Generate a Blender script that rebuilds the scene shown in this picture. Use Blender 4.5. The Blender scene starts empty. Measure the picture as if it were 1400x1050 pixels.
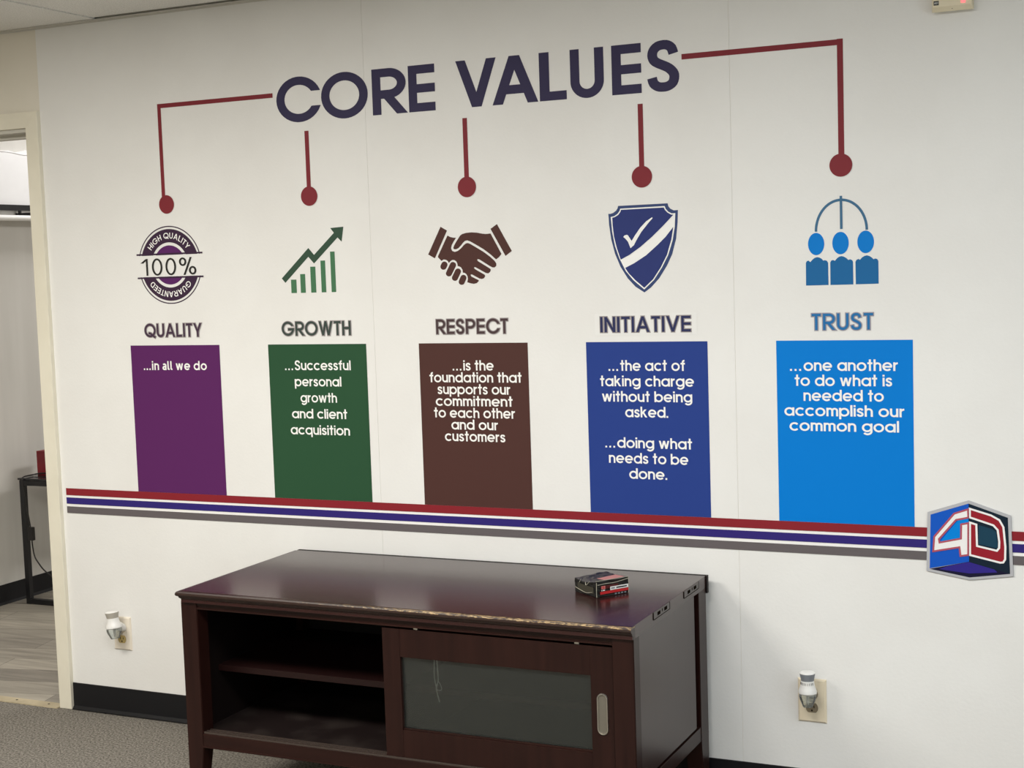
import bpy, bmesh, math, random
from mathutils import Vector, Matrix

# ------------------------------------------------------------------ camera, world, lights, exposure
SC = bpy.context.scene
COL = SC.collection
R = math.radians

def make_camera():
    yaw, pitch, roll = 0.436984, -0.082851, -0.032871
    fwd = Vector((-math.sin(yaw)*math.cos(pitch), math.cos(yaw)*math.cos(pitch), math.sin(pitch)))
    right = Vector((math.cos(yaw), math.sin(yaw), 0))
    up = right.cross(fwd)
    r2 = math.cos(roll)*right + math.sin(roll)*up
    u2 = -math.sin(roll)*right + math.cos(roll)*up
    cd = bpy.data.cameras.new('camera')
    cd.sensor_fit = 'HORIZONTAL'; cd.sensor_width = 36.0; cd.lens = 1980.494*36/1400
    cd.clip_start = 0.05
    o = bpy.data.objects.new('camera', cd); COL.objects.link(o)
    m = Matrix((( r2.x, u2.x, -fwd.x, 2.85988),
                ( r2.y, u2.y, -fwd.y, -3.94172),
                ( r2.z, u2.z, -fwd.z, 1.54065),
                (0, 0, 0, 1)))
    o.matrix_world = m
    SC.camera = o
make_camera()

w = bpy.data.worlds.new('world'); SC.world = w; w.use_nodes = True
w.node_tree.nodes['Background'].inputs[0].default_value = (0.9, 0.95, 1, 1)
w.node_tree.nodes['Background'].inputs[1].default_value = 0.05

def area(name, loc, sx, sy, power, col, rot=(0, 0, 0), spread=180):
    l = bpy.data.lights.new(name, 'AREA'); l.shape = 'RECTANGLE'; l.size = sx; l.size_y = sy
    l.energy = power; l.color = col; l.spread = R(spread)
    o = bpy.data.objects.new(name, l); COL.objects.link(o); o.location = loc; o.rotation_euler = rot
    return o
WARM = (1.0, 0.965, 0.885)
NEUT = (1.0, 0.985, 0.95)
PALE = (0.85, 0.935, 1.0)
COOL = (0.80, 0.90, 1.0)
area('ceiling_lamp_light', (-0.30, -2.1, 2.395), 1.2, 0.6, 74, WARM)
area('ceiling_lamp_light', (1.52, -2.3, 2.395), 1.2, 0.6, 57, NEUT)
area('ceiling_lamp_light', (3.35, -2.1, 2.395), 1.2, 0.6, 31, PALE)
area('ceiling_lamp_light', (0.65, -4.75, 2.395), 1.2, 0.6, 27, WARM)
area('ceiling_lamp_light', (3.1, -4.75, 2.395), 1.2, 0.6, 29, PALE)
area('window_light', (5.36, -2.6, 1.47), 1.6, 1.2, 48, COOL, (0, R(90), 0))
area('other_room_lamp_light', (-1.86, 1.75, 2.395), 0.3, 1.2, 7.5, (1, 0.975, 0.95))
area('other_room_lamp_light', (0.2, 2.1, 2.395), 0.6, 1.2, 46, (1, 0.97, 0.93))

vs = SC.view_settings
SC.display_settings.display_device = 'sRGB'
vs.view_transform = 'Standard'; vs.look = 'None'; vs.exposure = -0.085; vs.gamma = 1.0; vs.use_curve_mapping = False

# ------------------------------------------------------------------ materials
def lin(c):
    c = c/255.0
    return c/12.92 if c <= 0.04045 else ((c+0.055)/1.055)**2.4

def rgb(r, g, b, k=1.0):
    return (min(1, lin(r)*k), min(1, lin(g)*k), min(1, lin(b)*k), 1)

def mat(name, col, rough=0.6, metal=0.0, spec=0.5, coat=0.0, coat_rough=0.1):
    m = bpy.data.materials.new(name); m.use_nodes = True
    b = m.node_tree.nodes['Principled BSDF']
    b.inputs['Base Color'].default_value = col
    b.inputs['Roughness'].default_value = rough
    b.inputs['Metallic'].default_value = metal
    b.inputs['Specular IOR Level'].default_value = spec
    b.inputs['Coat Weight'].default_value = coat
    b.inputs['Coat Roughness'].default_value = coat_rough
    return m

def nodes(m): return m.node_tree.nodes, m.node_tree.links, m.node_tree.nodes['Principled BSDF']

def noisy(m, c0, c1, scale, lo=0.4, hi=0.6, detail=4, stretch=(1, 1, 1), bump=0.0, bump_scale=None, dist=0.002):
    n, l, b = nodes(m)
    tc = n.new('ShaderNodeTexCoord'); mp = n.new('ShaderNodeMapping'); mp.inputs['Scale'].default_value = stretch
    l.new(tc.outputs['Object'], mp.inputs['Vector'])
    t = n.new('ShaderNodeTexNoise'); t.inputs['Scale'].default_value = scale; t.inputs['Detail'].default_value = detail
    l.new(mp.outputs[0], t.inputs['Vector'])
    r = n.new('ShaderNodeValToRGB'); r.color_ramp.elements[0].position = lo; r.color_ramp.elements[1].position = hi
    r.color_ramp.elements[0].color = c0; r.color_ramp.elements[1].color = c1
    l.new(t.outputs['Fac'], r.inputs[0]); l.new(r.outputs[0], b.inputs['Base Color'])
    if bump:
        t2 = n.new('ShaderNodeTexNoise'); t2.inputs['Scale'].default_value = bump_scale or scale; t2.inputs['Detail'].default_value = 3
        l.new(mp.outputs[0], t2.inputs['Vector'])
        bp = n.new('ShaderNodeBump'); bp.inputs['Strength'].default_value = bump; bp.inputs['Distance'].default_value = dist
        l.new(t2.outputs['Fac'], bp.inputs['Height']); l.new(bp.outputs[0], b.inputs['Normal'])
    return m

M = {}
M['vinyl'] = noisy(mat('white_wall_vinyl', (.8, .79, .76, 1), 0.55, spec=0.3), (.82, .81, .79, 1), (.845, .838, .82, 1), 3.0, bump=0.25, bump_scale=110, dist=0.0015)
M['paint'] = noisy(mat('cream_wall_paint', (.8, .76, .68, 1), 0.6, spec=0.3), (.78, .735, .64, 1), (.80, .755, .665, 1), 3.0, bump=0.2, bump_scale=140, dist=0.0012)
M['hall_paint'] = noisy(mat('grey_white_paint', (.7, .69, .66, 1), 0.7), (.60, .585, .55, 1), (.66, .645, .61, 1), 2.2, stretch=(1, 3, .35), bump=0.1, bump_scale=90)
M['trim'] = noisy(mat('cream_trim_paint', (.8, .76, .62, 1), 0.45), (.80, .755, .63, 1), (.83, .785, .66, 1), 8.0)
M['jamb'] = mat('grey_cream_jamb_paint', (.62, .60, .54, 1), 0.5)
M['tile'] = noisy(mat('ceiling_tile', (.75, .73, .66, 1), 0.9), (.76, .75, .715, 1), (.95, .94, .905, 1), 260, 0.38, 0.62, bump=0.5, bump_scale=260, dist=0.002)
M['gap'] = mat('dark_gap', (.02, .02, .02, 1), 0.9)
M['grid'] = mat('ceiling_grid_metal', (.62, .60, .55, 1), 0.5)
M['rubber'] = mat('black_vinyl_base', (.006, .006, .008, 1), 0.5, spec=0.35)
M['carpet'] = noisy(mat('grey_carpet', (.1, .1, .1, 1), 1.0, spec=0.1), rgb(66, 62, 57), rgb(162, 156, 147), 150, 0.30, 0.72, detail=8, bump=0.6, bump_scale=210, dist=0.004)
M['threshold'] = noisy(mat('beige_metal_strip', (.6, .52, .38, 1), 0.4, metal=0.2), rgb(190, 176, 146), rgb(204, 190, 160), 14)
M['screw'] = mat('dark_screw', (.06, .05, .04, 1), 0.4, metal=0.8)
def plank_material():
    m = mat('grey_wood_planks', (.3, .28, .26, 1), 0.45)
    n, l, b = nodes(m)
    tc = n.new('ShaderNodeTexCoord'); mp = n.new('ShaderNodeMapping'); mp.inputs['Rotation'].default_value = (0, 0, R(-12))
    l.new(tc.outputs['Object'], mp.inputs['Vector'])
    br = n.new('ShaderNodeTexBrick'); br.inputs['Scale'].default_value = 1.0
    br.inputs['Brick Width'].default_value = 0.9; br.inputs['Row Height'].default_value = 0.15; br.inputs['Mortar Size'].default_value = 0.0012
    br.inputs['Color1'].default_value = rgb(128, 122, 113); br.inputs['Color2'].default_value = rgb(168, 161, 148); br.inputs['Mortar'].default_value = rgb(80, 76, 70)
    l.new(mp.outputs[0], br.inputs['Vector'])
    mp2 = n.new('ShaderNodeMapping'); mp2.inputs['Scale'].default_value = (1.2, 14, 1); mp2.inputs['Rotation'].default_value = (0, 0, R(-12)); l.new(tc.outputs['Object'], mp2.inputs['Vector'])
    t = n.new('ShaderNodeTexNoise'); t.inputs['Scale'].default_value = 2.5; t.inputs['Detail'].default_value = 6; l.new(mp2.outputs[0], t.inputs['Vector'])
    mx = n.new('ShaderNodeMixRGB'); mx.blend_type = 'OVERLAY'; mx.inputs[0].default_value = 0.55
    l.new(br.outputs['Color'], mx.inputs[1]); l.new(t.outputs['Fac'], mx.inputs[2]); l.new(mx.outputs[0], b.inputs['Base Color'])
    return m
M['planks'] = plank_material()

def wood(name, c0, c1, rough, axis=0, coat=0.0, spec=0.5):
    m = mat(name, c0, rough, spec=spec, coat=coat, coat_rough=0.12)
    st = [14, 14, 14]; st[axis] = 0.7
    return noisy(m, c0, c1, 3.0, 0.3, 0.7, detail=5, stretch=tuple(st))
E0, E1 = (.0145, .0045, .0035, 1), (.024, .0078, .0058, 1)
M['wood_top'] = wood('espresso_gloss_top', (.024, .007, .0065, 1), (.034, .010, .009, 1), 0.22)
M['wood_h'] = wood('espresso_wood_lengthwise', E0, E1, 0.34, spec=0.26)
M['wood_v'] = wood('espresso_wood_upright', E0, E1, 0.34, axis=2, spec=0.26)
M['wood_side'] = wood('espresso_side_panel', (.024, .011, .010, 1), (.030, .014, .012, 1), 0.30, axis=2, spec=0.6)
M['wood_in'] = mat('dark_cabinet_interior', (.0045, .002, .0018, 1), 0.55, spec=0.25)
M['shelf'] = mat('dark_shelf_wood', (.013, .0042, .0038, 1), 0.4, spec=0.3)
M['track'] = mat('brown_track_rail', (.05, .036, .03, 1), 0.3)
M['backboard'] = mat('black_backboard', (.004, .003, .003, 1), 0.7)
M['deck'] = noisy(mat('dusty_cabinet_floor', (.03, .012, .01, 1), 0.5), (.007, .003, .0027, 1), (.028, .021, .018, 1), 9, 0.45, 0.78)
def worn_edge():
    m = mat('espresso_edge_worn', E0, 0.38)
    n, l, b = nodes(m)
    tc = n.new('ShaderNodeTexCoord'); mp = n.new('ShaderNodeMapping'); mp.inputs['Scale'].default_value = (70, 260, 260)
    l.new(tc.outputs['Object'], mp.inputs['Vector'])
    t = n.new('ShaderNodeTexNoise'); t.inputs['Scale'].default_value = 1.0; t.inputs['Detail'].default_value = 5; t.inputs['Roughness'].default_value = .7
    l.new(mp.outputs[0], t.inputs['Vector'])
    sx = n.new('ShaderNodeSeparateXYZ'); l.new(tc.outputs['Object'], sx.inputs[0])
    # the wear is heaviest along the middle and far end of the front edge
    rx = n.new('ShaderNodeMapRange'); rx.inputs[1].default_value = 0.30; rx.inputs[2].default_value = 0.80; rx.inputs[3].default_value = -0.17; rx.inputs[4].default_value = 0.03
    l.new(sx.outputs[0], rx.inputs[0])
    ad = n.new('ShaderNodeMath'); ad.operation = 'ADD'; l.new(t.outputs['Fac'], ad.inputs[0]); l.new(rx.outputs[0], ad.inputs[1])
    # only the proud upper ridge of the moulding is rubbed
    rz = n.new('ShaderNodeMapRange'); rz.inputs[1].default_value = 0.6315; rz.inputs[2].default_value = 0.6355; rz.inputs[3].default_value = -0.25; rz.inputs[4].default_value = 0.02
    l.new(sx.outputs[2], rz.inputs[0])
    ad2 = n.new('ShaderNodeMath'); ad2.operation = 'ADD'; l.new(ad.outputs[0], ad2.inputs[0]); l.new(rz.outputs[0], ad2.inputs[1]); ad = ad2
    r = n.new('ShaderNodeValToRGB'); r.color_ramp.elements[0].position = 0.50; r.color_ramp.elements[1].position = 0.66
    r.color_ramp.elements[0].color = (.026, .011, .008, 1); r.color_ramp.elements[1].color = rgb(184, 154, 108)
    l.new(ad.outputs[0], r.inputs[0]); l.new(r.outputs[0], b.inputs['Base Color'])
    return m
M['worn'] = worn_edge()
def glass_material(name, haze, tint, ior=1.5, rough=0.02, haze_col=(.25, .27, .26, 1)):
    m = bpy.data.materials.new(name); m.use_nodes = True
    n, l = m.node_tree.nodes, m.node_tree.links
    n.clear()
    out = n.new('ShaderNodeOutputMaterial')
    tr = n.new('ShaderNodeBsdfTransparent'); tr.inputs[0].default_value = tint
    gl = n.new('ShaderNodeBsdfGlossy'); gl.inputs['Roughness'].default_value = rough
    df = n.new('ShaderNodeBsdfDiffuse'); df.inputs[0].default_value = haze_col
    fr = n.new('ShaderNodeFresnel'); fr.inputs[0].default_value = ior
    m1 = n.new('ShaderNodeMixShader'); m1.inputs[0].default_value = haze
    l.new(tr.outputs[0], m1.inputs[1]); l.new(df.outputs[0], m1.inputs[2])
    m2 = n.new('ShaderNodeMixShader'); l.new(fr.outputs[0], m2.inputs[0]); l.new(m1.outputs[0], m2.inputs[1]); l.new(gl.outputs[0], m2.inputs[2])
    l.new(m2.outputs[0], out.inputs[0])
    return m
M['door_glass'] = glass_material('dusty_door_glass', 0.12, (.82, .84, .82, 1), rough=0.12, haze_col=(.125, .14, .13, 1))
M['bottle_glass'] = glass_material('clear_bottle_glass', 0.16, (.92, .95, .94, 1), ior=1.35, haze_col=(.7, .74, .73, 1))
M['chrome'] = mat('brushed_nickel', (.62, .60, .55, 1), 0.28, metal=1.0)
M['nickel_dish'] = mat('nickel_dish', (.22, .20, .165, 1), 0.45, metal=0.6)
M['string'] = mat('white_string', (.88, .89, .86, 1), 0.8)
M['black_metal'] = mat('black_metal_tube', (.008, .008, .010, 1), 0.4)
M['smoke_top'] = mat('smoked_table_top', (.02, .02, .022, 1), 0.12)
M['red_box'] = noisy(mat('dark_red_card', (.2, .01, .015, 1), 0.5), rgb(120, 18, 30), rgb(138, 24, 36), 14)
M['cord'] = mat('dark_cord', (.012, .010, .010, 1), 0.5)
M['plate'] = mat('ivory_outlet_plastic', rgb(236, 222, 196), 0.35)
M['plate_white'] = mat('almond_outlet_plastic', rgb(238, 228, 212), 0.35)
M['recept'] = mat('tan_receptacle_plastic', rgb(196, 172, 112), 0.4)
M['recept_grey'] = mat('brown_grey_receptacle', rgb(140, 126, 104), 0.4)
M['slot'] = mat('dark_slot', (.012, .009, .006, 1), 0.9, spec=0.0)
M['white_plastic'] = mat('white_plastic', (.82, .81, .79, 1), 0.3)
M['grey_plastic'] = mat('grey_plastic_collar', rgb(128, 132, 138), 0.4)
M['pale_grey_plastic'] = mat('pale_grey_collar', rgb(176, 170, 160), 0.4)
M['keypad'] = noisy(mat('aged_beige_plastic', (.6, .53, .38, 1), 0.45), rgb(226, 214, 186), rgb(232, 221, 194), 12)
M['keypad_dark'] = mat('brown_keypad_window', rgb(110, 82, 58), 0.3)
M['mark_black'] = mat('black_print', (.015, .015, .015, 1), 0.5)
M['mark_white'] = mat('white_print', (.8, .8, .78, 1), 0.5)
def emit(name, col, s):
    m = mat(name, col, 0.4); b = m.node_tree.nodes['Principled BSDF']
    b.inputs['Emission Color'].default_value = col; b.inputs['Emission Strength'].default_value = s
    return m
M['led'] = emit('red_indicator', (1, .16, .17, 1), 1.3)
M['pack_black'] = mat('black_wrapped_pack', (.010, .010, .010, 1), 0.4, spec=0.3, coat=0.25, coat_rough=0.25)
M['pack_olive'] = mat('dark_olive_pack_end', (.045, .042, .03, 1), 0.4, coat=0.4, coat_rough=0.2)
M['pack_red'] = mat('red_pack_print', rgb(190, 34, 38), 0.35, coat=0.6)
M['pack_maroon'] = mat('maroon_pack_print', rgb(78, 14, 20), 0.35, coat=0.6)
M['pack_pink'] = mat('pink_pack_print', rgb(206, 120, 116), 0.35, coat=0.6)
M['film'] = mat('clear_film_crease', rgb(170, 166, 150), 0.2, coat=0.5)
M['white_board'] = noisy(mat('white_board_panel', (.85, .85, .86, 1), 0.5), (.80, .80, .81, 1), (.85, .85, .86, 1), 5)
M['tube_white'] = mat('white_enamel_tube', (.85, .84, .82, 1), 0.3)

def ink(name, r, g, b, k=1.12, rough=0.5):
    return mat(name, rgb(r, g, b, k), rough, spec=0.12)
M['navy'] = ink('dark_navy_ink', 50, 46, 72, 1.35)
M['line_red'] = ink('dark_red_ink', 122, 46, 53, 1.15)
M['stripe_red'] = ink('stripe_red_ink', 132, 38, 46)
M['stripe_blue'] = ink('stripe_blue_ink', 50, 40, 112)
M['stripe_grey'] = ink('stripe_grey_ink', 98, 92, 94)
M['white'] = mat('white_ink', (.93, .92, .90, 1), 0.5, spec=0.3)
M['purple'] = ink('purple_ink', 92, 40, 96, 1.0)
M['green'] = ink('green_ink', 46, 82, 57, 1.0)
M['brown'] = ink('brown_ink', 78, 51, 47, 1.08)
M['royal'] = ink('royal_blue_ink', 40, 62, 132)
M['azure'] = ink('azure_blue_ink', 0, 118, 204)
M['badge_dark'] = ink('badge_dark_ink', 58, 40, 60, 1.2)
M['badge_core'] = ink('badge_purple_ink', 84, 38, 92, 1.2)
M['badge_black'] = ink('badge_black_ink', 46, 44, 42, 1.2)
M['arrow_green'] = ink('dark_green_ink', 54, 76, 62, 1.2)
M['bar_green'] = ink('mid_green_ink', 70, 112, 82, 1.15)
M['shield_edge'] = ink('shield_edge_ink', 58, 72, 112)
M['shield_fill'] = ink('shield_navy_ink', 46, 56, 110)
M['trust_line'] = ink('steel_blue_ink', 66, 106, 138)
M['trust_head'] = ink('bright_blue_ink', 8, 118, 200)
M['trust_body'] = ink('mid_blue_ink', 32, 98, 152)
M['head_outline'] = ink('heading_grey_outline', 150, 142, 142)
M['head_quality'] = ink('heading_plum', 66, 50, 66, 1.2)
M['head_growth'] = ink('heading_green_grey', 58, 68, 64, 1.2)
M['head_respect'] = ink('heading_brown_grey', 70, 56, 58, 1.2)
M['head_init'] = ink('heading_navy', 46, 50, 84, 1.2)
M['head_trust'] = ink('heading_blue', 42, 108, 164)
M['outline_trust'] = ink('heading_trust_outline', 156, 152, 160)
M['sticker'] = mat('white_sticker', (.845, .838, .82, 1), 0.5, spec=0.25)
M['silver'] = ink('silver_ink', 176, 176, 180)
M['logo_blue'] = ink('logo_blue', 22, 84, 186)
M['logo_sky'] = ink('logo_sky', 0, 126, 212)
M['logo_navy'] = ink('logo_navy', 22, 36, 50)
M['logo_teal'] = ink('logo_teal', 28, 62, 82)
M['logo_red'] = ink('logo_red', 146, 34, 46)
M['logo_base'] = ink('logo_base_dark', 26, 24, 50)
M['logo_violet'] = ink('logo_violet', 50, 40, 128)
M['logo_line'] = ink('logo_red_line', 172, 84, 98)
M['logo_white'] = ink('logo_white', 232, 230, 230)

# ------------------------------------------------------------------ object helpers
def link(name, me, material=None, parent=None):
    o = bpy.data.objects.new(name, me); COL.objects.link(o)
    if material is not None: me.materials.append(material)
    if parent is not None: o.parent = parent
    return o

def obj(name, bm, material, parent=None, smooth=False, loc=None):
    me = bpy.data.meshes.new(name)
    bm.normal_update(); bm.to_mesh(me); bm.free()
    if smooth:
        for p in me.polygons: p.use_smooth = True
        try: me.set_sharp_from_angle(angle=R(40))
        except Exception: pass
    o = link(name, me, material, parent)
    if loc is not None: o.location = loc
    return o

def thing(name, label, cat, loc=(0, 0, 0), rotz=0.0, group=None):
    o = bpy.data.objects.new(name, None); COL.objects.link(o)
    o.empty_display_size = 0.05
    o.location = loc; o.rotation_euler = (0, 0, rotz)
    o['label'] = label; o['category'] = cat
    if group: o['group'] = group
    return o

def tag(o, label, cat, group=None):
    o['label'] = label; o['category'] = cat
    if group: o['group'] = group
    return o

def struct(o):
    o['kind'] = 'structure'; return o

def box(bm, x0, x1, y0, y1, z0, z1, bevel=0.0, seg=2):
    r = bmesh.ops.create_cube(bm, size=1.0)
    vs_ = r['verts']
    for v in vs_:
        v.co = Vector(((x0+x1)/2 + v.co.x*(x1-x0), (y0+y1)/2 + v.co.y*(y1-y0), (z0+z1)/2 + v.co.z*(z1-z0)))
    if bevel:
        es = list({e for v in vs_ for e in v.link_edges})
        bmesh.ops.bevel(bm, geom=es, offset=bevel, segments=seg, affect='EDGES', profile=0.7)
    return bm

def B(*boxes, bevel=0.0, seg=2):
    bm = bmesh.new()
    for b in boxes: box(bm, *b, bevel=bevel, seg=seg)
    return bm

def prism(bm, pts, y0, y1):
    """polygon in (x, z) extruded from y0 (front) to y1."""
    a = [bm.verts.new((x, y0, z)) for x, z in pts]; b = [bm.verts.new((x, y1, z)) for x, z in pts]
    n = len(pts)
    ar = sum(pts[i][0]*pts[(i+1) % n][1]-pts[(i+1) % n][0]*pts[i][1] for i in range(n))
    if ar < 0: a.reverse(); b.reverse()
    bm.faces.new(a); bm.faces.new(list(reversed(b)))
    for i in range(n):
        j = (i+1) % n
        bm.faces.new([a[j], a[i], b[i], b[j]])
    return bm

def lathe(bm, prof, seg=32, cx=0, cy=0):
    rings = []
    for r, z in prof:
        if r < 1e-6: rings.append([bm.verts.new((cx, cy, z))])
        else: rings.append([bm.verts.new((cx+r*math.cos(2*math.pi*k/seg), cy+r*math.sin(2*math.pi*k/seg), z)) for k in range(seg)])
    for a, b in zip(rings, rings[1:]):
        for k in range(seg):
            k2 = (k+1) % seg
            if len(a) == 1 and len(b) == 1: continue
            if len(a) == 1: bm.faces.new([a[0], b[k2], b[k]])
            elif len(b) == 1: bm.faces.new([a[k], a[k2], b[0]])
            else: bm.faces.new([a[k], a[k2], b[k2], b[k]])
    bmesh.ops.recalc_face_normals(bm, faces=bm.faces[:])
    return bm

def tube(bm, pts, r, seg=8):
    pts = [Vector(p) for p in pts]; rings = []
    for i, p in enumerate(pts):
        d = (pts[min(i+1, len(pts)-1)] - pts[max(i-1, 0)]).normalized()
        up = Vector((0, 1, 0)) if abs(d.y) < 0.9 else Vector((1, 0, 0))
        a = d.cross(up).normalized(); b = d.cross(a)
        rings.append([bm.verts.new(p + r*(a*math.cos(2*math.pi*k/seg)+b*math.sin(2*math.pi*k/seg))) for k in range(seg)])
    for a, b in zip(rings, rings[1:]):
        for k in range(seg):
            bm.faces.new([a[k], a[(k+1) % seg], b[(k+1) % seg], b[k]])
    bm.faces.new(rings[0]); bm.faces.new(rings[-1])
    bmesh.ops.recalc_face_normals(bm, faces=bm.faces[:])
    return bm

def smooth_path(pts, n=8):
    P = [Vector(p) for p in pts]; out = []
    for i in range(len(P)-1):
        p0, p1, p2, p3 = P[max(i-1, 0)], P[i], P[i+1], P[min(i+2, len(P)-1)]
        for k in range(n):
            t = k/n
            out.append(0.5*((2*p1)+(p2-p0)*t+(2*p0-5*p1+4*p2-p3)*t*t+(3*p1-p0-3*p2+p3)*t**3))
    out.append(P[-1]); return out

# ------------------------------------------------------------------ flat print helpers: everything printed lies on the wall, y = -depth
class Ink:
    """collects flat 2-D polygons (x, z) and builds them as one thin print on the wall."""
    def __init__(self): self.polys = []; self.lift = []
    def poly(self, pts, lift=0.0):
        n = len(pts)
        ar = sum(pts[i][0]*pts[(i+1) % n][1]-pts[(i+1) % n][0]*pts[i][1] for i in range(n))
        if abs(ar) < 1e-12: return self
        self.polys.append(pts if ar > 0 else list(reversed(pts))); self.lift.append(lift); return self
    def rect(self, x0, x1, z0, z1): return self.poly([(x0, z0), (x1, z0), (x1, z1), (x0, z1)])
    def disc(self, cx, cz, rx, rz=None, n=48):
        rz = rz or rx
        return self.poly([(cx+rx*math.cos(2*math.pi*k/n), cz+rz*math.sin(2*math.pi*k/n)) for k in range(n)])
    def strokes(self, sts, w, tf, grow=0.0):
        for i_, (pts, closed, clip) in enumerate(sts):
            for q in stroke_quads(pts, closed, w+2*grow, 0 if closed else grow):
                if clip: q = clip_z(q, clip[0]-grow, clip[1]+grow)
                if len(q) >= 3: self.poly([tf(p) for p in q], i_*5e-5)
        return self
    def build(self, name, material, depth, parent=None):
        bm = bmesh.new()
        for p, lf in zip(self.polys, self.lift):
            bm.faces.new([bm.verts.new((x, -depth-lf, z)) for x, z in p])
        o = obj(name, bm, material)
        if parent is not None:
            o.parent = parent; o.matrix_parent_inverse = Matrix.Translation(parent.location).inverted()
        return o

def stroke_quads(pts, closed, w, ext):
    n = len(pts); P = [Vector((p[0], p[1])) for p in pts]
    L, Rr = [], []
    for i in range(n):
        if closed: a, b = P[i-1], P[(i+1) % n]
        else: a, b = P[max(i-1, 0)], P[min(i+1, n-1)]
        d0 = (P[i]-a); d1 = (b-P[i])
        if d0.length < 1e-9: d0 = d1
        if d1.length < 1e-9: d1 = d0
        d0 = d0.normalized(); d1 = d1.normalized()
        n0 = Vector((-d0.y, d0.x)); n1 = Vector((-d1.y, d1.x))
        m = (n0+n1)
        m = n0 if m.length < 1e-6 else m.normalized()
        k = 1.0/max(0.35, m.dot(n0))
        p = P[i].copy()
        if not closed and i == 0: p -= d1*ext
        if not closed and i == n-1: p += d0*ext
        L.append(p+m*(w/2*k)); Rr.append(p-m*(w/2*k))
    out = []
    for i in range(n if closed else n-1):
        j = (i+1) % n
        out.append([tuple(L[i]), tuple(Rr[i]), tuple(Rr[j]), tuple(L[j])])
    return out

def clip_z(poly, lo, hi):
    for sgn, lim in ((1, lo), (-1, hi)):
        out = []
        for i in range(len(poly)):
            a, b = poly[i], poly[(i+1) % len(poly)]
            da, db = sgn*(a[1]-lim), sgn*(b[1]-lim)
            if da >= 0: out.append(a)
            if (da >= 0) != (db >= 0):
                t = da/(da-db); out.append((a[0]+(b[0]-a[0])*t, a[1]+(b[1]-a[1])*t))
        poly = out
        if len(poly) < 3: return []
    return poly

def arc(cx, cy, rx, ry, a0, a1, n=None):
    n = n or max(4, int(abs(a1-a0)/9))
    return [(cx+rx*math.cos(R(a0+(a1-a0)*k/n)), cy+ry*math.sin(R(a0+(a1-a0)*k/n))) for k in range(n+1)]

# ------------------------------------------------------------------ geometric lettering: strokes of one width, capitals one unit tall
ESS = [(.95, .775), (.87, .91), (.70, .985), (.50, 1.0), (.28, .975), (.11, .89), (.05, .765), (.12, .645), (.30, .57), (.52, .51), (.74, .44), (.92, .335), (.97, .225), (.90, .09), (.70, .015), (.48, 0), (.27, .02), (.09, .10), (.02, .235)]
def ess(x0, x1, y0, y1):
    return [(p.x, p.y) for p in smooth_path([(x0+u*(x1-x0), y0+v*(y1-y0), 0) for u, v in ESS], 3)]

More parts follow.
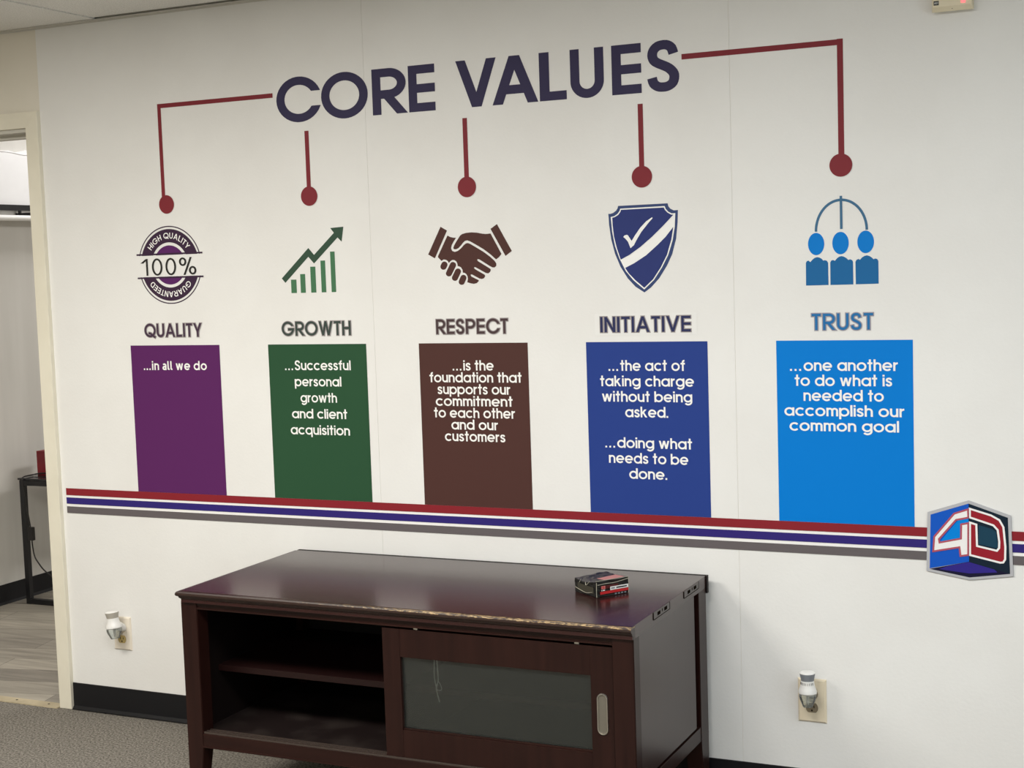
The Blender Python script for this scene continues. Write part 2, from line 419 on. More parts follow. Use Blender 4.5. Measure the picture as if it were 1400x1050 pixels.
def glyph(c, t):
    """-> (strokes, width). A stroke is (points, closed, clip range or None)."""
    h = t/2; S = []
    def s(pts, clip=None, closed=False): S.append((pts, closed, clip))
    def ring(cx, cy, rx, ry): S.append((arc(cx, cy, rx, ry, 0, 360, 44)[:-1], True, None))
    def line(x0, y0, x1, y1, clip=None): s([(x0, y0), (x1, y1)], clip)
    def diag(x0, x1, lo=0.0, hi=1.0):
        dx, dy = x1-x0, hi-lo; e = 0.4
        line(x0-dx*e/dy, lo-e, x1+dx*e/dy, hi+e, (lo, hi))
    xh = 0.745
    if c == 'C' or c == 'G':
        r = .5-h+.01; cx = .52
        s(arc(cx, .5, r, r, 86, 274))
        if c == 'C':
            s(arc(cx, .5, r, r, 90, 12), (.665, 2)); s(arc(cx, .5, r, r, 270, 348), (-1, .335)); return S, .96
        s(arc(cx, .5, r, r, 90, 20), (.70, 2)); s(arc(cx, .5, r, r, 270, 352))
        line(cx+.02, .5-h*.6, cx+r+h*.98, .5-h*.6); return S, 1.03
    if c in 'OQ':
        r = .5-h+.012; ring(.5, .5, r, r)
        if c == 'Q': s([(.36, .30), (.55, .26), (.80, .07), (.98, -.03)])
        return S, 1.0
    if c == 'R' or c == 'P':
        line(h, 0, h, 1); yb = .42+h*.2; ry = (1-h-yb)/2; xc = .36
        line(h, 1-h, xc, 1-h); line(h, yb, xc, yb); s([(xc-.02, 1-h)] + arc(xc, 1-h-ry, .30-h*.3, ry, 90, -90) + [(xc-.02, yb)])
        if c == 'R': diag(.70-h*.7, .30, 0, yb)
        return S, .70
    if c == 'E':
        line(h, 0, h, 1); line(h, 1-h, .58, 1-h); line(h, .5, .58, .5); line(h, h, .58, h); return S, .58
    if c == 'V':
        k = t*1.07; diag(.41, k/2, 0, 1); diag(.41, .82-k/2, 0, 1); return S, .82
    if c == 'A':
        k = t*1.07; diag(k/2, .43, 0, 1); diag(.86-k/2, .43, 0, 1); line(.20, .30, .66, .30); return S, .86
    if c == 'L': line(h, 0, h, 1); line(h, h, .50, h); return S, .50
    if c == 'U':
        r = .34-h; line(h, .34, h, 1); line(.68-h, .34, .68-h, 1); s([(h, .36)] + arc(.34, .34, r, .34-h+.01, 180, 360) + [(.68-h, .36)]); return S, .68
    if c == 'S':
        W = .63; s(ess(h, W-h, h-.012, 1.012-h)); return S, W
    if c == 'I': line(h, 0, h, 1); return S, t
    if c == 'T': line(.27, 0, .27, 1); line(0, 1-h, .54, 1-h); return S, .54
    if c == 'Y': line(.36, 0, .36, .46); diag(.36, h*1.1, .38, 1); diag(.36, .72-h*1.1, .38, 1); return S, .72
    if c == 'W':
        k = t*1.04; diag(.33, k/2); diag(.33, .56); diag(.79, .56); diag(.79, 1.12-k/2); return S, 1.12
    if c == 'H': line(h, 0, h, 1); line(.68-h, 0, .68-h, 1); line(h, .5, .68-h, .5); return S, .68
    if c == 'N': line(h, 0, h, 1); line(.70-h, 0, .70-h, 1); diag(.70-h, h, 0, 1); return S, .70
    if c == 'D':
        line(h, 0, h, 1); line(h, 1-h, .36, 1-h); line(h, h, .36, h); s(arc(.36, .5, .38-h, .5-h, 90, -90)); return S, .74
    if c == '1': line(.30, 0, .30, 1); diag(.02, .30, .74, .98); return S, .40
    if c == '0': ring(.29, .5, .29-h, .5-h+.01); return S, .58
    if c == '%':
        ring(.20, .76, .20-h, .24-h+.01); ring(.72, .24, .20-h, .24-h+.01); diag(.27, .65, -.02, 1.02); return S, .92
    # lower case
    r = xh/2-h+.008; cx = xh/2; cy = xh/2
    if c == 'a': ring(cx, cy, r, r); line(xh-h+.01, 0, xh-h+.01, xh); return S, xh+.01
    if c == 'b': ring(cx, cy, r, r); line(h-.01, 0, h-.01, 1); return S, xh
    if c == 'd': ring(cx, cy, r, r); line(xh-h+.01, 0, xh-h+.01, 1); return S, xh+.01
    if c == 'p': ring(cx, cy, r, r); line(h-.01, -.25, h-.01, xh); return S, xh
    if c == 'q': ring(cx, cy, r, r); line(xh-h+.01, -.25, xh-h+.01, xh); return S, xh+.01
    if c == 'o': ring(cx, cy, r, r); return S, xh
    if c == 'c': s(arc(cx, cy, r, r, 42, 318)); return S, .68
    if c == 'e': s(arc(cx, cy, r, r, -2, 318)); line(h, cy-.01, xh-h*.4, cy-.01); return S, xh
    if c == 'f': line(.20, 0, .20, .80); s(arc(.37, .80, .17, .20-h+.02, 180, 92)); line(0, xh-h, .40, xh-h); return S, .40
    if c == 'g':
        ring(cx, cy, r, r); X = xh-h+.01; line(X, .04, X, xh); s(arc(X-.29, .05, .29, .25, 0, -90) + arc(X-.29, .05, .27, .25, -90, -148)[1:]); return S, xh+.01
    if c in 'hn':
        line(h, 0, h, 1 if c == 'h' else xh); W = .60; rr = W/2-h
        s(arc(W/2, xh-.30, rr, .30-h, 180, 0) + [(W-h, 0)]); return S, W
    if c == 'u':
        W = .60; rr = W/2-h; s([(h, xh)] + arc(W/2, .30, rr, .30-h, 180, 360)); line(W-h, 0, W-h, xh); return S, W
    if c == 'm':
        line(h, 0, h, xh); W = .52
        for q in (0, W-t): s(arc(q+W/2, xh-.26, W/2-h, .26-h, 180, 0) + [(q+W-h, 0)])
        return S, 2*W-t
    if c == 'i': line(h, 0, h, xh); line(h, .84, h, 1); return S, t
    if c == 'k': line(h, 0, h, 1); diag(h, .46, .30, xh); diag(.52, .22, 0, .50); return S, .62
    if c == 'l': line(h, 0, h, 1); return S, t
    if c == 'r': line(h, 0, h, xh); s(arc(.36, .42, .36-h, xh-h-.42, 180, 92)); return S, .37
    if c == 's':
        s(ess(h*.9, .50-h*.9, h-.008, xh+.008-h)); return S, .50
    if c == 't': line(.20, 0, .20, 1); line(0, xh-h, .40, xh-h); return S, .40
    if c == 'w':
        k = t*1.1; diag(.27, k/2, 0, xh); diag(.27, .47, 0, xh); diag(.67, .47, 0, xh); diag(.67, .94-k/2, 0, xh); return S, .94
    if c == '.': line(h, 0, h, t*1.05); return S, t
    # condensed sign-writer's forms used on one panel only
    if c == '\u0251':   # two-storey a
        W = .50; line(W-h, 0, W-h, .50); s([(W-h, .48)] + arc(W/2, .50, W/2-h, xh-.50-h, 0, 150)); ring(W/2-.01, .225, W/2-h-.0, .225-h+.01); return S, W
    if c == '\u2113':   # l with a curved foot
        line(h, .16, h, 1); s(arc(h+.16, .16, .16, .16-h, 180, 275)); return S, .24
    return S, .3

def layout(text, t, gap, space=0.30, dots=0.10):
    """strokes with x offsets, total width"""
    out, x = [], 0.0; prev = None
    for c in text:
        if c == ' ': x += space; prev = c; continue
        if prev and prev != ' ': x += (gap + (dots if prev == '.' else 0))
        S, w_ = glyph(c, t); out.append((S, x)); x += w_; prev = c
    return out, x

def write(inkobj, text, t, x0, x1, z, hgt, gap=0.10, grow=0.0, slope=0.0, space=0.30, dots=0.10):
    lay, W = layout(text, t, gap, space, dots); k = (x1-x0)/W
    for S, ox in lay:
        inkobj.strokes(S, t, lambda p, ox=ox: (x0+(ox+p[0])*k, z+p[1]*hgt+slope*(ox+p[0])*k), grow)
    return inkobj

# ------------------------------------------------------------------ outlines of the printed symbols, millimetres on the wall (x, height)
CUFF_A = [(796.3,1659.9), (818.2,1647.6), (773,1564.5), (750.3,1577)]
CUFF_B = [(987.1,1660.2), (1033.4,1578.3), (1011.9,1564.3), (965.2,1646.8)]
HAND_A = [(964.7,1633.1), (949.9,1631.9), (935.9,1633.7), (919.2,1637.1), (899.5,1638.9), (882.5,1637.8), (869.6,1635), (862.4,1630.7), (856.4,1623.4), (847.3,1611.1), (840.4,1601.2), (837.5,1594.2), (839.6,1590.3), (846.5,1589.6), (855.2,1593.1), (864,1600.8), (872.3,1609.6), (878.8,1614.2), (885.9,1615.2), (895.6,1611.8), (912.2,1602.7), (939.7,1586.9), (961.5,1571.1), (980.4,1555), (990.4,1561.4), (998.8,1570.7)]
HAND_B = [(819,1632.4), (828,1627.7), (837.9,1625.3), (847.9,1624.4), (840.3,1614.6), (832.7,1603.2), (830,1593.4), (833.1,1585.4), (841.9,1581.9), (852.5,1584.5), (863.7,1592), (873.1,1601.3), (880.7,1606.3), (887.5,1607.1), (895.4,1604.3), (911.9,1594.9), (939.4,1578.9), (961.2,1563.1), (974.7,1551.4), (980.8,1542.5), (980.3,1535.7), (974.5,1531.1), (967,1531.6), (957.4,1536.4), (924.5,1556.5), (919.5,1557.9), (917.2,1555.2), (919.5,1551.6), (954.4,1530.9), (960.7,1526.7), (961.4,1522.7), (959,1518), (952.4,1513.7), (944.9,1515.1), (910.9,1533.2), (907.3,1534.1), (905.5,1531.3), (908.8,1527.7), (940.2,1510.2), (942.3,1505.9), (937.8,1499.7), (930.7,1497.4), (922.3,1499.1), (898.8,1511.6), (894.6,1512.2), (893.1,1509.7), (895.7,1505.8), (918.8,1494.6), (920.6,1492.1), (913.3,1485.7), (903.4,1483.4), (893.5,1485.1), (880.9,1489), (883.5,1498.5), (882.7,1506.7), (879,1513.1), (873.5,1517.3), (867.3,1518), (866.2,1526.9), (861.4,1534.6), (855.2,1537.8), (850.1,1538.5), (849.6,1546.4), (845.9,1553.3), (839.4,1557.3), (832.3,1557.8), (825.6,1553.9), (820.5,1549), (817,1555), (810.8,1559), (802.8,1560.2), (795.2,1556.1), (783.8,1567.5), (784.6,1572)]
FINGER_A = [(795.5,1548.6), (797.1,1550.6), (799.2,1552.2), (801.7,1553.3), (804.4,1553.8), (807.2,1553.6), (809.8,1552.8), (812.1,1551.4), (813.9,1549.6), (815.1,1547.4), (815.7,1545), (815.5,1542.5), (814.6,1540.2), (811.1,1534.2), (809.6,1532.1), (807.5,1530.5), (805,1529.4), (802.2,1529), (799.5,1529.1), (796.8,1529.9), (794.5,1531.3), (792.7,1533.2), (791.5,1535.4), (791,1537.8), (791.2,1540.2), (792.1,1542.6)]
FINGER_B = [(824.9,1546.6), (826.5,1548.6), (828.6,1550.2), (831.1,1551.2), (833.8,1551.6), (836.6,1551.4), (839.2,1550.6), (841.4,1549.2), (843.2,1547.3), (844.4,1545.1), (844.8,1542.7), (844.6,1540.2), (843.6,1537.9), (828.6,1513), (827.1,1511.1), (825,1509.5), (822.5,1508.5), (819.9,1508.1), (817.2,1508.3), (814.7,1509.1), (812.4,1510.5), (810.7,1512.3), (809.6,1514.5), (809.1,1516.8), (809.4,1519.2), (810.3,1521.5)]
FINGER_C = [(841.5,1526.4), (843,1528.4), (845.1,1529.9), (847.5,1530.9), (850.1,1531.4), (852.8,1531.2), (855.3,1530.4), (857.5,1529), (859.3,1527.2), (860.4,1525), (860.9,1522.7), (860.6,1520.3), (859.7,1518.1), (848.7,1499.1), (847.1,1497.1), (845.1,1495.6), (842.7,1494.5), (840,1494.1), (837.3,1494.3), (834.8,1495.1), (832.6,1496.4), (830.9,1498.2), (829.7,1500.4), (829.2,1502.7), (829.5,1505.1), (830.4,1507.4)]
FINGER_D = [(859,1506.2), (860.5,1508.3), (862.4,1509.9), (864.8,1511), (867.4,1511.6), (870.1,1511.5), (872.6,1510.8), (874.9,1509.5), (876.7,1507.8), (877.9,1505.7), (878.5,1503.4), (878.4,1501), (877.6,1498.7), (871.5,1486.7), (870.1,1484.7), (868.1,1483.1), (865.7,1481.9), (863.1,1481.4), (860.4,1481.4), (857.9,1482.1), (855.6,1483.4), (853.8,1485.1), (852.5,1487.2), (851.9,1489.5), (852,1491.9), (852.8,1494.2)]
ARROW = [(212.2,1517.3), (317.9,1611.6), (338.4,1589.2), (415.5,1656.1), (402.7,1671.8), (451.4,1673.9), (442.9,1627.3), (428.3,1641.1), (337,1561.7), (316.5,1583.8), (225.3,1502.9)]
SHIELD_OUT = [(1344.4,1674.8), (1350.4,1674.5), (1359.5,1676.9), (1368.7,1683), (1373.4,1689.7), (1375.1,1696.1), (1524.7,1696.6), (1526.8,1688.2), (1532.4,1681.1), (1542.4,1676), (1554.9,1676.5), (1553.2,1643.1), (1547.7,1596.6), (1535,1552.9), (1518.2,1520.2), (1493.9,1484.8), (1469.7,1460.3), (1448.6,1445.9), (1422.3,1462.8), (1399.1,1487.2), (1377.6,1521.5), (1362.1,1558.5), (1351.3,1601), (1345.9,1643.3)]
SHIELD_LINE = [(1351.6,1665.5), (1362.2,1667.3), (1372.9,1673.6), (1379.1,1681.1), (1381.7,1688), (1516,1689.3), (1519.3,1680.9), (1526.4,1673.1), (1536.4,1667.7), (1547.2,1668.1), (1544.8,1629.7), (1537.4,1591.4), (1523.3,1550.5), (1503.4,1515.1), (1479.1,1481), (1448.8,1454.3), (1416.9,1481.1), (1393.7,1508.4), (1375.3,1545.4), (1362.8,1580.9), (1354.9,1623.3)]
SHIELD_UP = [(1356.7,1663.1), (1365.2,1664.9), (1375.8,1670.6), (1382,1678.2), (1384.3,1684.5), (1513.6,1685.3), (1516.9,1678.2), (1524.3,1670.5), (1534.9,1664.5), (1541.5,1663.7), (1509.4,1633.1), (1476.4,1604.2), (1440.3,1576.3), (1407,1555.1), (1379.4,1541.9), (1368.6,1575.1), (1360.6,1609.1), (1357.5,1640.1)]
SHIELD_DOWN = [(1540.4,1629.3), (1517.4,1602.7), (1493.4,1581.1), (1457.4,1552.1), (1421.2,1530.9), (1392.5,1517.7), (1402.5,1502.5), (1422.8,1481.5), (1449,1459.4), (1476.2,1483), (1500.6,1517.1), (1519.6,1551.2), (1533.7,1594.3)]
SASH = [(1541.5,1663.7), (1509.4,1633.1), (1476.4,1604.2), (1440.3,1576.3), (1407,1555.1), (1379.4,1541.9), (1392.5,1517.7), (1421.2,1530.9), (1457.4,1552.1), (1493.4,1581.1), (1517.4,1602.7), (1540.4,1629.3)]
CHECK = [(1389.3,1606.6), (1393.6,1611.2), (1401.1,1612.6), (1404.6,1609.7), (1414.6,1594.5), (1424.8,1609.5), (1441.7,1631.1), (1459.9,1648.4), (1477.8,1659.2), (1480.1,1657.2), (1465.7,1642.6), (1444.4,1618.5), (1428.9,1595.4), (1421.1,1581.7), (1410.5,1573.7), (1403.5,1592.1), (1396.3,1600.8)]
BODY_0 = [(1916.6,1454.6), (1917.1,1516.6), (1919.9,1521), (1924.7,1522.4), (1929.2,1518.1), (1936,1525.3), (1941.4,1529.3), (1948.1,1531.2), (1954.8,1529.7), (1960,1526.6), (1964.7,1521.2), (1969.3,1522.1), (1974.5,1520.4), (1977.9,1514.7), (1978.1,1454.7)]
BODY_1 = [(1983.4,1454.6), (1983.8,1515.9), (1986.5,1520.5), (1991.3,1522), (1996.5,1519.7), (2002.4,1526.4), (2007.7,1530.2), (2014.3,1531.8), (2020.9,1530), (2027.4,1526.1), (2032.6,1521), (2037.8,1522.6), (2043,1519.9), (2045,1515.3), (2045.3,1454.7)]
BODY_2 = [(2051.8,1454.8), (2051.6,1515.1), (2054.2,1520.3), (2059.5,1522.8), (2063.9,1520.3), (2069.2,1526.4), (2075.7,1530.3), (2082.2,1531.7), (2089.2,1529.7), (2095.1,1525.6), (2099.7,1520.7), (2104.1,1522.7), (2109.2,1521.2), (2112.5,1515.9), (2112.6,1455.2)]
LOGO_OUT = [(2341.1,877.9), (2447.1,841.6), (2452.6,681.3), (2342.2,664.7), (2230.9,683), (2235.3,842.1)]
LOGO_LEFT = [(2341,869.6), (2341.3,713.8), (2239.6,690.2), (2243.2,836.1)]
LOGO_RIGHT = [(2341,869.6), (2439.6,836.1), (2444.6,687.3), (2341.3,713.8)]
LOGO_BASE = [(2341.3,713.8), (2444.6,687.3), (2342.3,671.6), (2239.6,688.6)]
LOGO_BASE_HI = [(2341.3,713), (2405.5,696.7), (2412.8,689.3), (2341.1,682.3), (2263.2,689.4), (2286.1,698.7)]
LOGO_SKY = [(2267.6,763.8), (2314.6,825.3), (2340.5,830.9), (2340.5,818.6), (2319,814.2), (2318.7,771.7)]
FOUR = [(2339.7,854.4), (2304.2,841.3), (2252.3,776.8), (2249.4,737.2), (2317.1,751.9), (2319.7,728.4), (2339.4,732.1), (2340,817.3), (2322,813.3), (2321.2,775.2), (2265.8,761.6), (2264.4,771), (2308.8,824.8), (2340.1,832.4)]
DEE = [(2344.2,856.1), (2397.6,840.7), (2418.4,829.2), (2428.5,811), (2433.2,759.4), (2432.5,725.6), (2427.6,717), (2420.3,716), (2343.9,732.3), (2344.4,819.3), (2360.5,814.6), (2361.9,757.4), (2411.9,747.3), (2417.5,754.6), (2418.1,771.6), (2414.1,802.5), (2403.6,814.5), (2344,833.1)]
DEE_IN = [(2366.2,813.3), (2401.1,804.5), (2409.7,797.1), (2414.4,761), (2411.9,753.6), (2365.9,762.3)]

def part(name, bm, material, parent, smooth=False):
    """a part whose mesh is given in room coordinates"""
    o = obj(name, bm, material, None, smooth)
    o.parent = parent
    if parent.type == 'EMPTY':
        o.matrix_parent_inverse = Matrix.Translation(parent.location).inverted()
    return o

# ------------------------------------------------------------------ setting
HC = 2.41            # ceiling height
WT = 0.12            # wall thickness
X0, X1, Y0 = -3.2, 5.2, -6.4
DX0, DX1, DH = -1.72, -0.812, 2.066        # door opening
wall = struct(obj('wall_back', B((X0, DX0, 0, WT, 0, HC+.1), (DX1, X1, 0, WT, 0, HC+.1), (DX0, DX1, 0, WT, DH, HC+.1)), M['paint']))
for a, b in ((-.757, .5475), (.5483, 1.7127), (1.7135, 2.95)):
    part('wallcovering_sheet', B((a, b, -.0012, .002, .088, HC)), M['vinyl'], wall)
struct(obj('floor', B((X0-.1, X1+.1, Y0-.1, -.02, -.05, 0)), M['carpet']))
struct(obj('wall_left', B((X0-WT, X0, Y0, 0, 0, HC+.1)), M['paint']))
struct(obj('wall_right', B((X1, X1+WT, Y0, 0, 0, .85), (X1, X1+WT, Y0, 0, 2.08, HC+.1), (X1, X1+WT, Y0, -3.4, .85, 2.08), (X1, X1+WT, -1.8, 0, .85, 2.08)), M['paint']))
wf = struct(obj('window_1', B((X1-.01, X1+.03, -3.4, -3.34, .85, 2.08), (X1-.01, X1+.03, -1.86, -1.8, .85, 2.08), (X1-.01, X1+.03, -3.34, -1.86, .85, .91), (X1-.01, X1+.03, -3.34, -1.86, 2.02, 2.08)), M['trim']))
part('window_pane', B((X1+.005, X1+.015, -3.34, -1.86, .91, 2.02)), M['bottle_glass'], wf)
struct(obj('wall_front', B((X0-.1, X1+.1, Y0-WT, Y0, 0, HC+.1)), M['paint']))
ceil = struct(obj('ceiling', B((X0-.1, X1+.1, Y0-.1, WT, HC+.02, HC+.12)), M['gap']))
bm = bmesh.new()
g = .005
xs = -.48 - .61*5
i = 0
while xs + .61*i < X1:
    a = max(xs+.61*i, X0); b = min(xs+.61*(i+1), X1)
    j = 0
    while -.012 - .61*j > Y0:
        y1 = -.012 - .61*j; y0 = max(y1-.61, Y0)
        if j == 0 and i == 5: y1 -= .013
        box(bm, a+g/2, b-g/2, y0+g/2, y1-g/2, HC-.002+(.003 if i == 5 else 0), HC+.021)
        j += 1
    i += 1
part('ceiling_tiles', bm, M['tile'], ceil)
struct(obj('trim_1', B((X0, X1, -.020, -.0013, HC-.005, HC-.003), (X0, X1, -.0025, -.0013, HC-.010, HC-.003)), M['grid']))

# black base along the back wall, with its toe
bm = bmesh.new()
prof = [(0, .095), (-.0035, .094), (-.004, .012), (-.011, .003), (-.012, 0), (0, 0)]
def base_run(bm, x0, x1):
    a = [bm.verts.new((x0, y-.0013, z)) for y, z in prof]; b = [bm.verts.new((x1, y-.0013, z)) for y, z in prof]
    for k in range(len(prof)):
        j = (k+1) % len(prof); bm.faces.new([a[k], a[j], b[j], b[k]])
    bm.faces.new(a); bm.faces.new(b); bmesh.ops.recalc_face_normals(bm, faces=bm.faces[:])
base_run(bm, -.757, X1)
struct(obj('baseboard_back', bm, M['rubber']))
bm = bmesh.new(); base_run(bm, X0, DX0-.055)
struct(obj('baseboard_left', bm, M['rubber']))

# door casing and jambs (the opening has no leaf in sight)
door = struct(obj('door_1', B((DX1, DX1+.055, -.018, 0, 0, DH+.055, ), bevel=.002), M['trim']))
bm = bmesh.new(); prism(bm, [(DX0-.055, DH+.0555), (DX1+.0545, DH+.0555), (DX1, DH+.001), (DX0, DH+.001)], -.0185, 0); part('head_casing', bm, M['trim'], door)
part('far_casing', B((DX0-.055, DX0, -.018, 0, 0, DH), bevel=.002), M['trim'], door)
part('jamb', B((DX1-.004, DX1+.012, -.004, WT+.004, 0, DH-.012), (DX0-.012, DX0+.004, -.004, WT+.004, 0, DH-.012), (DX0-.012, DX1+.012, -.004, WT+.004, DH-.012, DH+.004)), M['jamb'], door)
part('door_stop', B((DX0+.004, DX1-.004, .05, .085, DH-.026, DH-.012), (DX0+.004, DX0+.016, .05, .085, 0, DH-.026)), M['jamb'], door)
th = struct(obj('trim_2', B((DX0, DX1-.004, -.03, .018, -.01, .004), bevel=.0015), M['threshold']))
for k in range(6):
    bm = bmesh.new(); lathe(bm, [(0, .0052), (.004, .005), (.0045, .0035), (.0045, .001)], 12, -.876-.152*k, -.004)
    part('screw', bm, M['screw'], th)

# the room beyond the door
struct(obj('floor_2', B((-2.4, 1.6, .018, 3.7, -.05, 0)), M['planks']))
struct(obj('wall_2', B((-2.37, -2.25, WT, 3.7, 0, HC+.1)), M['hall_paint']))
struct(obj('wall_3', B((-2.37, 1.6, 3.6, 3.72, 0, HC+.1)), M['hall_paint']))
struct(obj('wall_4', B((1.5, 1.62, WT, 3.6, 0, HC+.1)), M['hall_paint']))
struct(obj('ceiling_2', B((-2.4, 1.6, WT, 3.7, HC, HC+.1)), M['white_board']))
bm = bmesh.new()
a = [bm.verts.new((-2.25-y*1.0, .12, z)) for y, z in prof]; b = [bm.verts.new((-2.25-y, 3.6, z)) for y, z in prof]
for k in range(len(prof)):
    j = (k+1) % len(prof); bm.faces.new([a[k], a[j], b[j], b[k]])
bmesh.ops.recalc_face_normals(bm, faces=bm.faces[:])
struct(obj('baseboard_2', bm, M['rubber']))

# white panel, black rail and white tube high on the other room's wall
wp = thing('wall_panel', 'bright white panel with rumpled top edge high on the wall seen through the doorway', 'wall panel', (-2.25, 1.3, 1.90))
bm = bmesh.new()
random.seed(3)
top = []; n = 46
for k in range(n+1):
    top.append((.35+1.9*k/n, 2.155+.010*math.sin(k*2.1)+random.uniform(-.006, .006)))
pts = [(.35, 1.895)] + [(2.25, 1.895)] + list(reversed(top))
a = [bm.verts.new((-2.236, y, z)) for y, z in pts]; b = [bm.verts.new((-2.2505, y, z)) for y, z in pts]
bm.faces.new(a); bm.faces.new(list(reversed(b)))
for k in range(len(pts)):
    j = (k+1) % len(pts); bm.faces.new([a[j], a[k], b[k], b[j]])
bmesh.ops.recalc_face_normals(bm, faces=bm.faces[:])
part('panel', bm, M['white_board'], wp)
bm = bmesh.new(); tube(bm, smooth_path([(-2.235, .4+.09*k, 2.140+random.uniform(-.012, .012)) for k in range(20)], 5), .003, 6)
part('rumpled_edge', bm, M['white_board'], wp, True)
rl = thing('wall_rail', 'black rail carrying a white tube below the bright panel through the doorway', 'rail', (-2.25, 1.3, 1.83))
part('rail', B((-2.2505, -2.222, .3, 2.3, 1.872, 1.899), bevel=.002), M['black_metal'], rl)
for y in (.75, 1.425, 2.0):
    part('bracket', B((-2.25, -2.15, y-.006, y+.006, 1.845, 1.86), (-2.232, -2.222, y-.006, y+.006, 1.845, 1.875), bevel=.001), M['black_metal'], rl)
part('ledge', B((-2.2505, -2.165, .3, 2.3, 1.824, 1.836)), M['tube_white'], rl)
bm = bmesh.new(); tube(bm, [(-2.155, .3, 1.832), (-2.155, 2.3, 1.832)], .0135, 16); part('tube', bm, M['tube_white'], rl, True)

# console table beyond the door
st = thing('console_table', 'black metal framed console table against the grey wall in the next room', 'table', (-2.0, 1.65, 0))
TZ = .606
for y in (1.235, 2.045):
    bmf = B((-2.152, -2.128, y, y+.024, 0, TZ-.012, ), (-1.794, -1.770, y, y+.024, 0, TZ-.012), (-2.128, -1.794, y, y+.024, 0, .024), (-2.128, -1.794, y, y+.024, TZ-.036, TZ-.012))
    part('end_frame', bmf, M['black_metal'], st)
part('long_rail', B((-2.152, -2.128, 1.259, 2.045, TZ-.036, TZ-.012)), M['black_metal'], st)
part('long_rail', B((-1.794, -1.770, 1.259, 2.045, TZ-.036, TZ-.012)), M['black_metal'], st)
part('table_top', B((-2.156, -1.766, 1.229, 2.075, TZ-.009, TZ), bevel=.001), M['smoke_top'], st)
for y in (1.247, 2.057):
    for x in (-2.140, -1.782):
        part('standoff', B((x-.01, x+.01, y-.01, y+.01, TZ-.012, TZ-.009)), M['black_metal'], st)
tag(obj('red_box', B((-2.130, -1.99, 1.335, 1.46, TZ, TZ+.116), bevel=.002), M['red_box']), 'dark red cube box on the black console table', 'box')
cd = thing('power_cord', 'thin dark cord with inline switch running from the red box down the table leg', 'cord', (-2.15, 1.25, .3))
bm = bmesh.new()
tube(bm, smooth_path([(-2.06, 1.334, TZ+.010), (-2.10, 1.326, TZ+.0105), (-2.13, 1.30, TZ+.006), (-2.122, 1.228, TZ+.003), (-2.116, 1.221, TZ-.03), (-2.107, 1.222, .52), (-2.103, 1.222, .47), (-2.094, 1.222, .42), (-2.086, 1.222, .37), (-2.083, 1.222, .33), (-2.080, 1.222, .28), (-2.071, 1.222, .235), (-2.050, 1.222, .205), (-2.016, 1.222, .171), (-1.97, 1.24, .13), (-1.93, 1.30, .06), (-1.9, 1.38, .006)], 8), .0032, 8)
part('wire', bm, M['cord'], cd, True)
part('inline_switch', B((-2.099, -2.068, 1.213, 1.231, .312, .376), bevel=.004), M['cord'], cd)

# ------------------------------------------------------------------ the printed wall
MM = 0.001
def P_(lst): return [(x*MM, z*MM) for x, z in lst]
D1, D2, D3, D4, D5 = .0018, .0026, .0034, .0042, .0050
def deco(name, label, cat, x, z, group=None): return thing(name, label, cat, (x, -.0014, z), 0, group)

tl = deco('title_lettering', 'large dark navy capitals reading CORE VALUES across the top of the white wall', 'lettering', .9, 2.08)
TB, TH = 2.0112, .1398
for ch, a, b in (('C', .2206, .3802), ('O', .3921, .5577), ('R', .5752, .6905), ('E', .7033, .7947), ('V', .8661, 1.0012), ('A', .9856, 1.1350), ('L', 1.1399, 1.2255), ('U', 1.2380, 1.3420), ('E', 1.3663, 1.4558), ('S', 1.4714, 1.5702)):
    k = Ink(); write(k, ch, .186, a, b, TB, TH); k.build('letter', M['navy'], D1, tl)

ZL0, ZL1, DZ, DR = 2.0938, 2.1080, 1.7755, .0308
cent = [-.2333, .3302, .8913, 1.4499, 2.0161]
names = ['purple', 'green', 'brown', 'royal blue', 'bright blue']
gl = 'red connector lines'
for i, x in enumerate(cent):
    word = ['QUALITY', 'GROWTH', 'RESPECT', 'INITIATIVE', 'TRUST'][i]
    r = deco('connector_line', ('dark red elbow line' if i in (0, 4) else 'short dark red upright line') + f' ending in a round dot above the word {word}', 'connector line', x, 1.9, gl)
    k = Ink()
    if i == 0: k.rect(-.2505, -.2362, 1.80, ZL1).rect(-.2362, .2088, ZL0, ZL1)
    elif i == 4: k.rect(2.0098, 2.0258, 1.80, ZL1+.002).rect(1.5757, 2.0098, ZL0, ZL1+.001)
    else: k.rect(x-.0077, x+.0077, 1.80, 1.981)
    k.build('line', M['line_red'], D1, r)
    k = Ink().disc(x if i else x+.001, DZ, DR); k.build('dot', M['line_red'], D2, r)

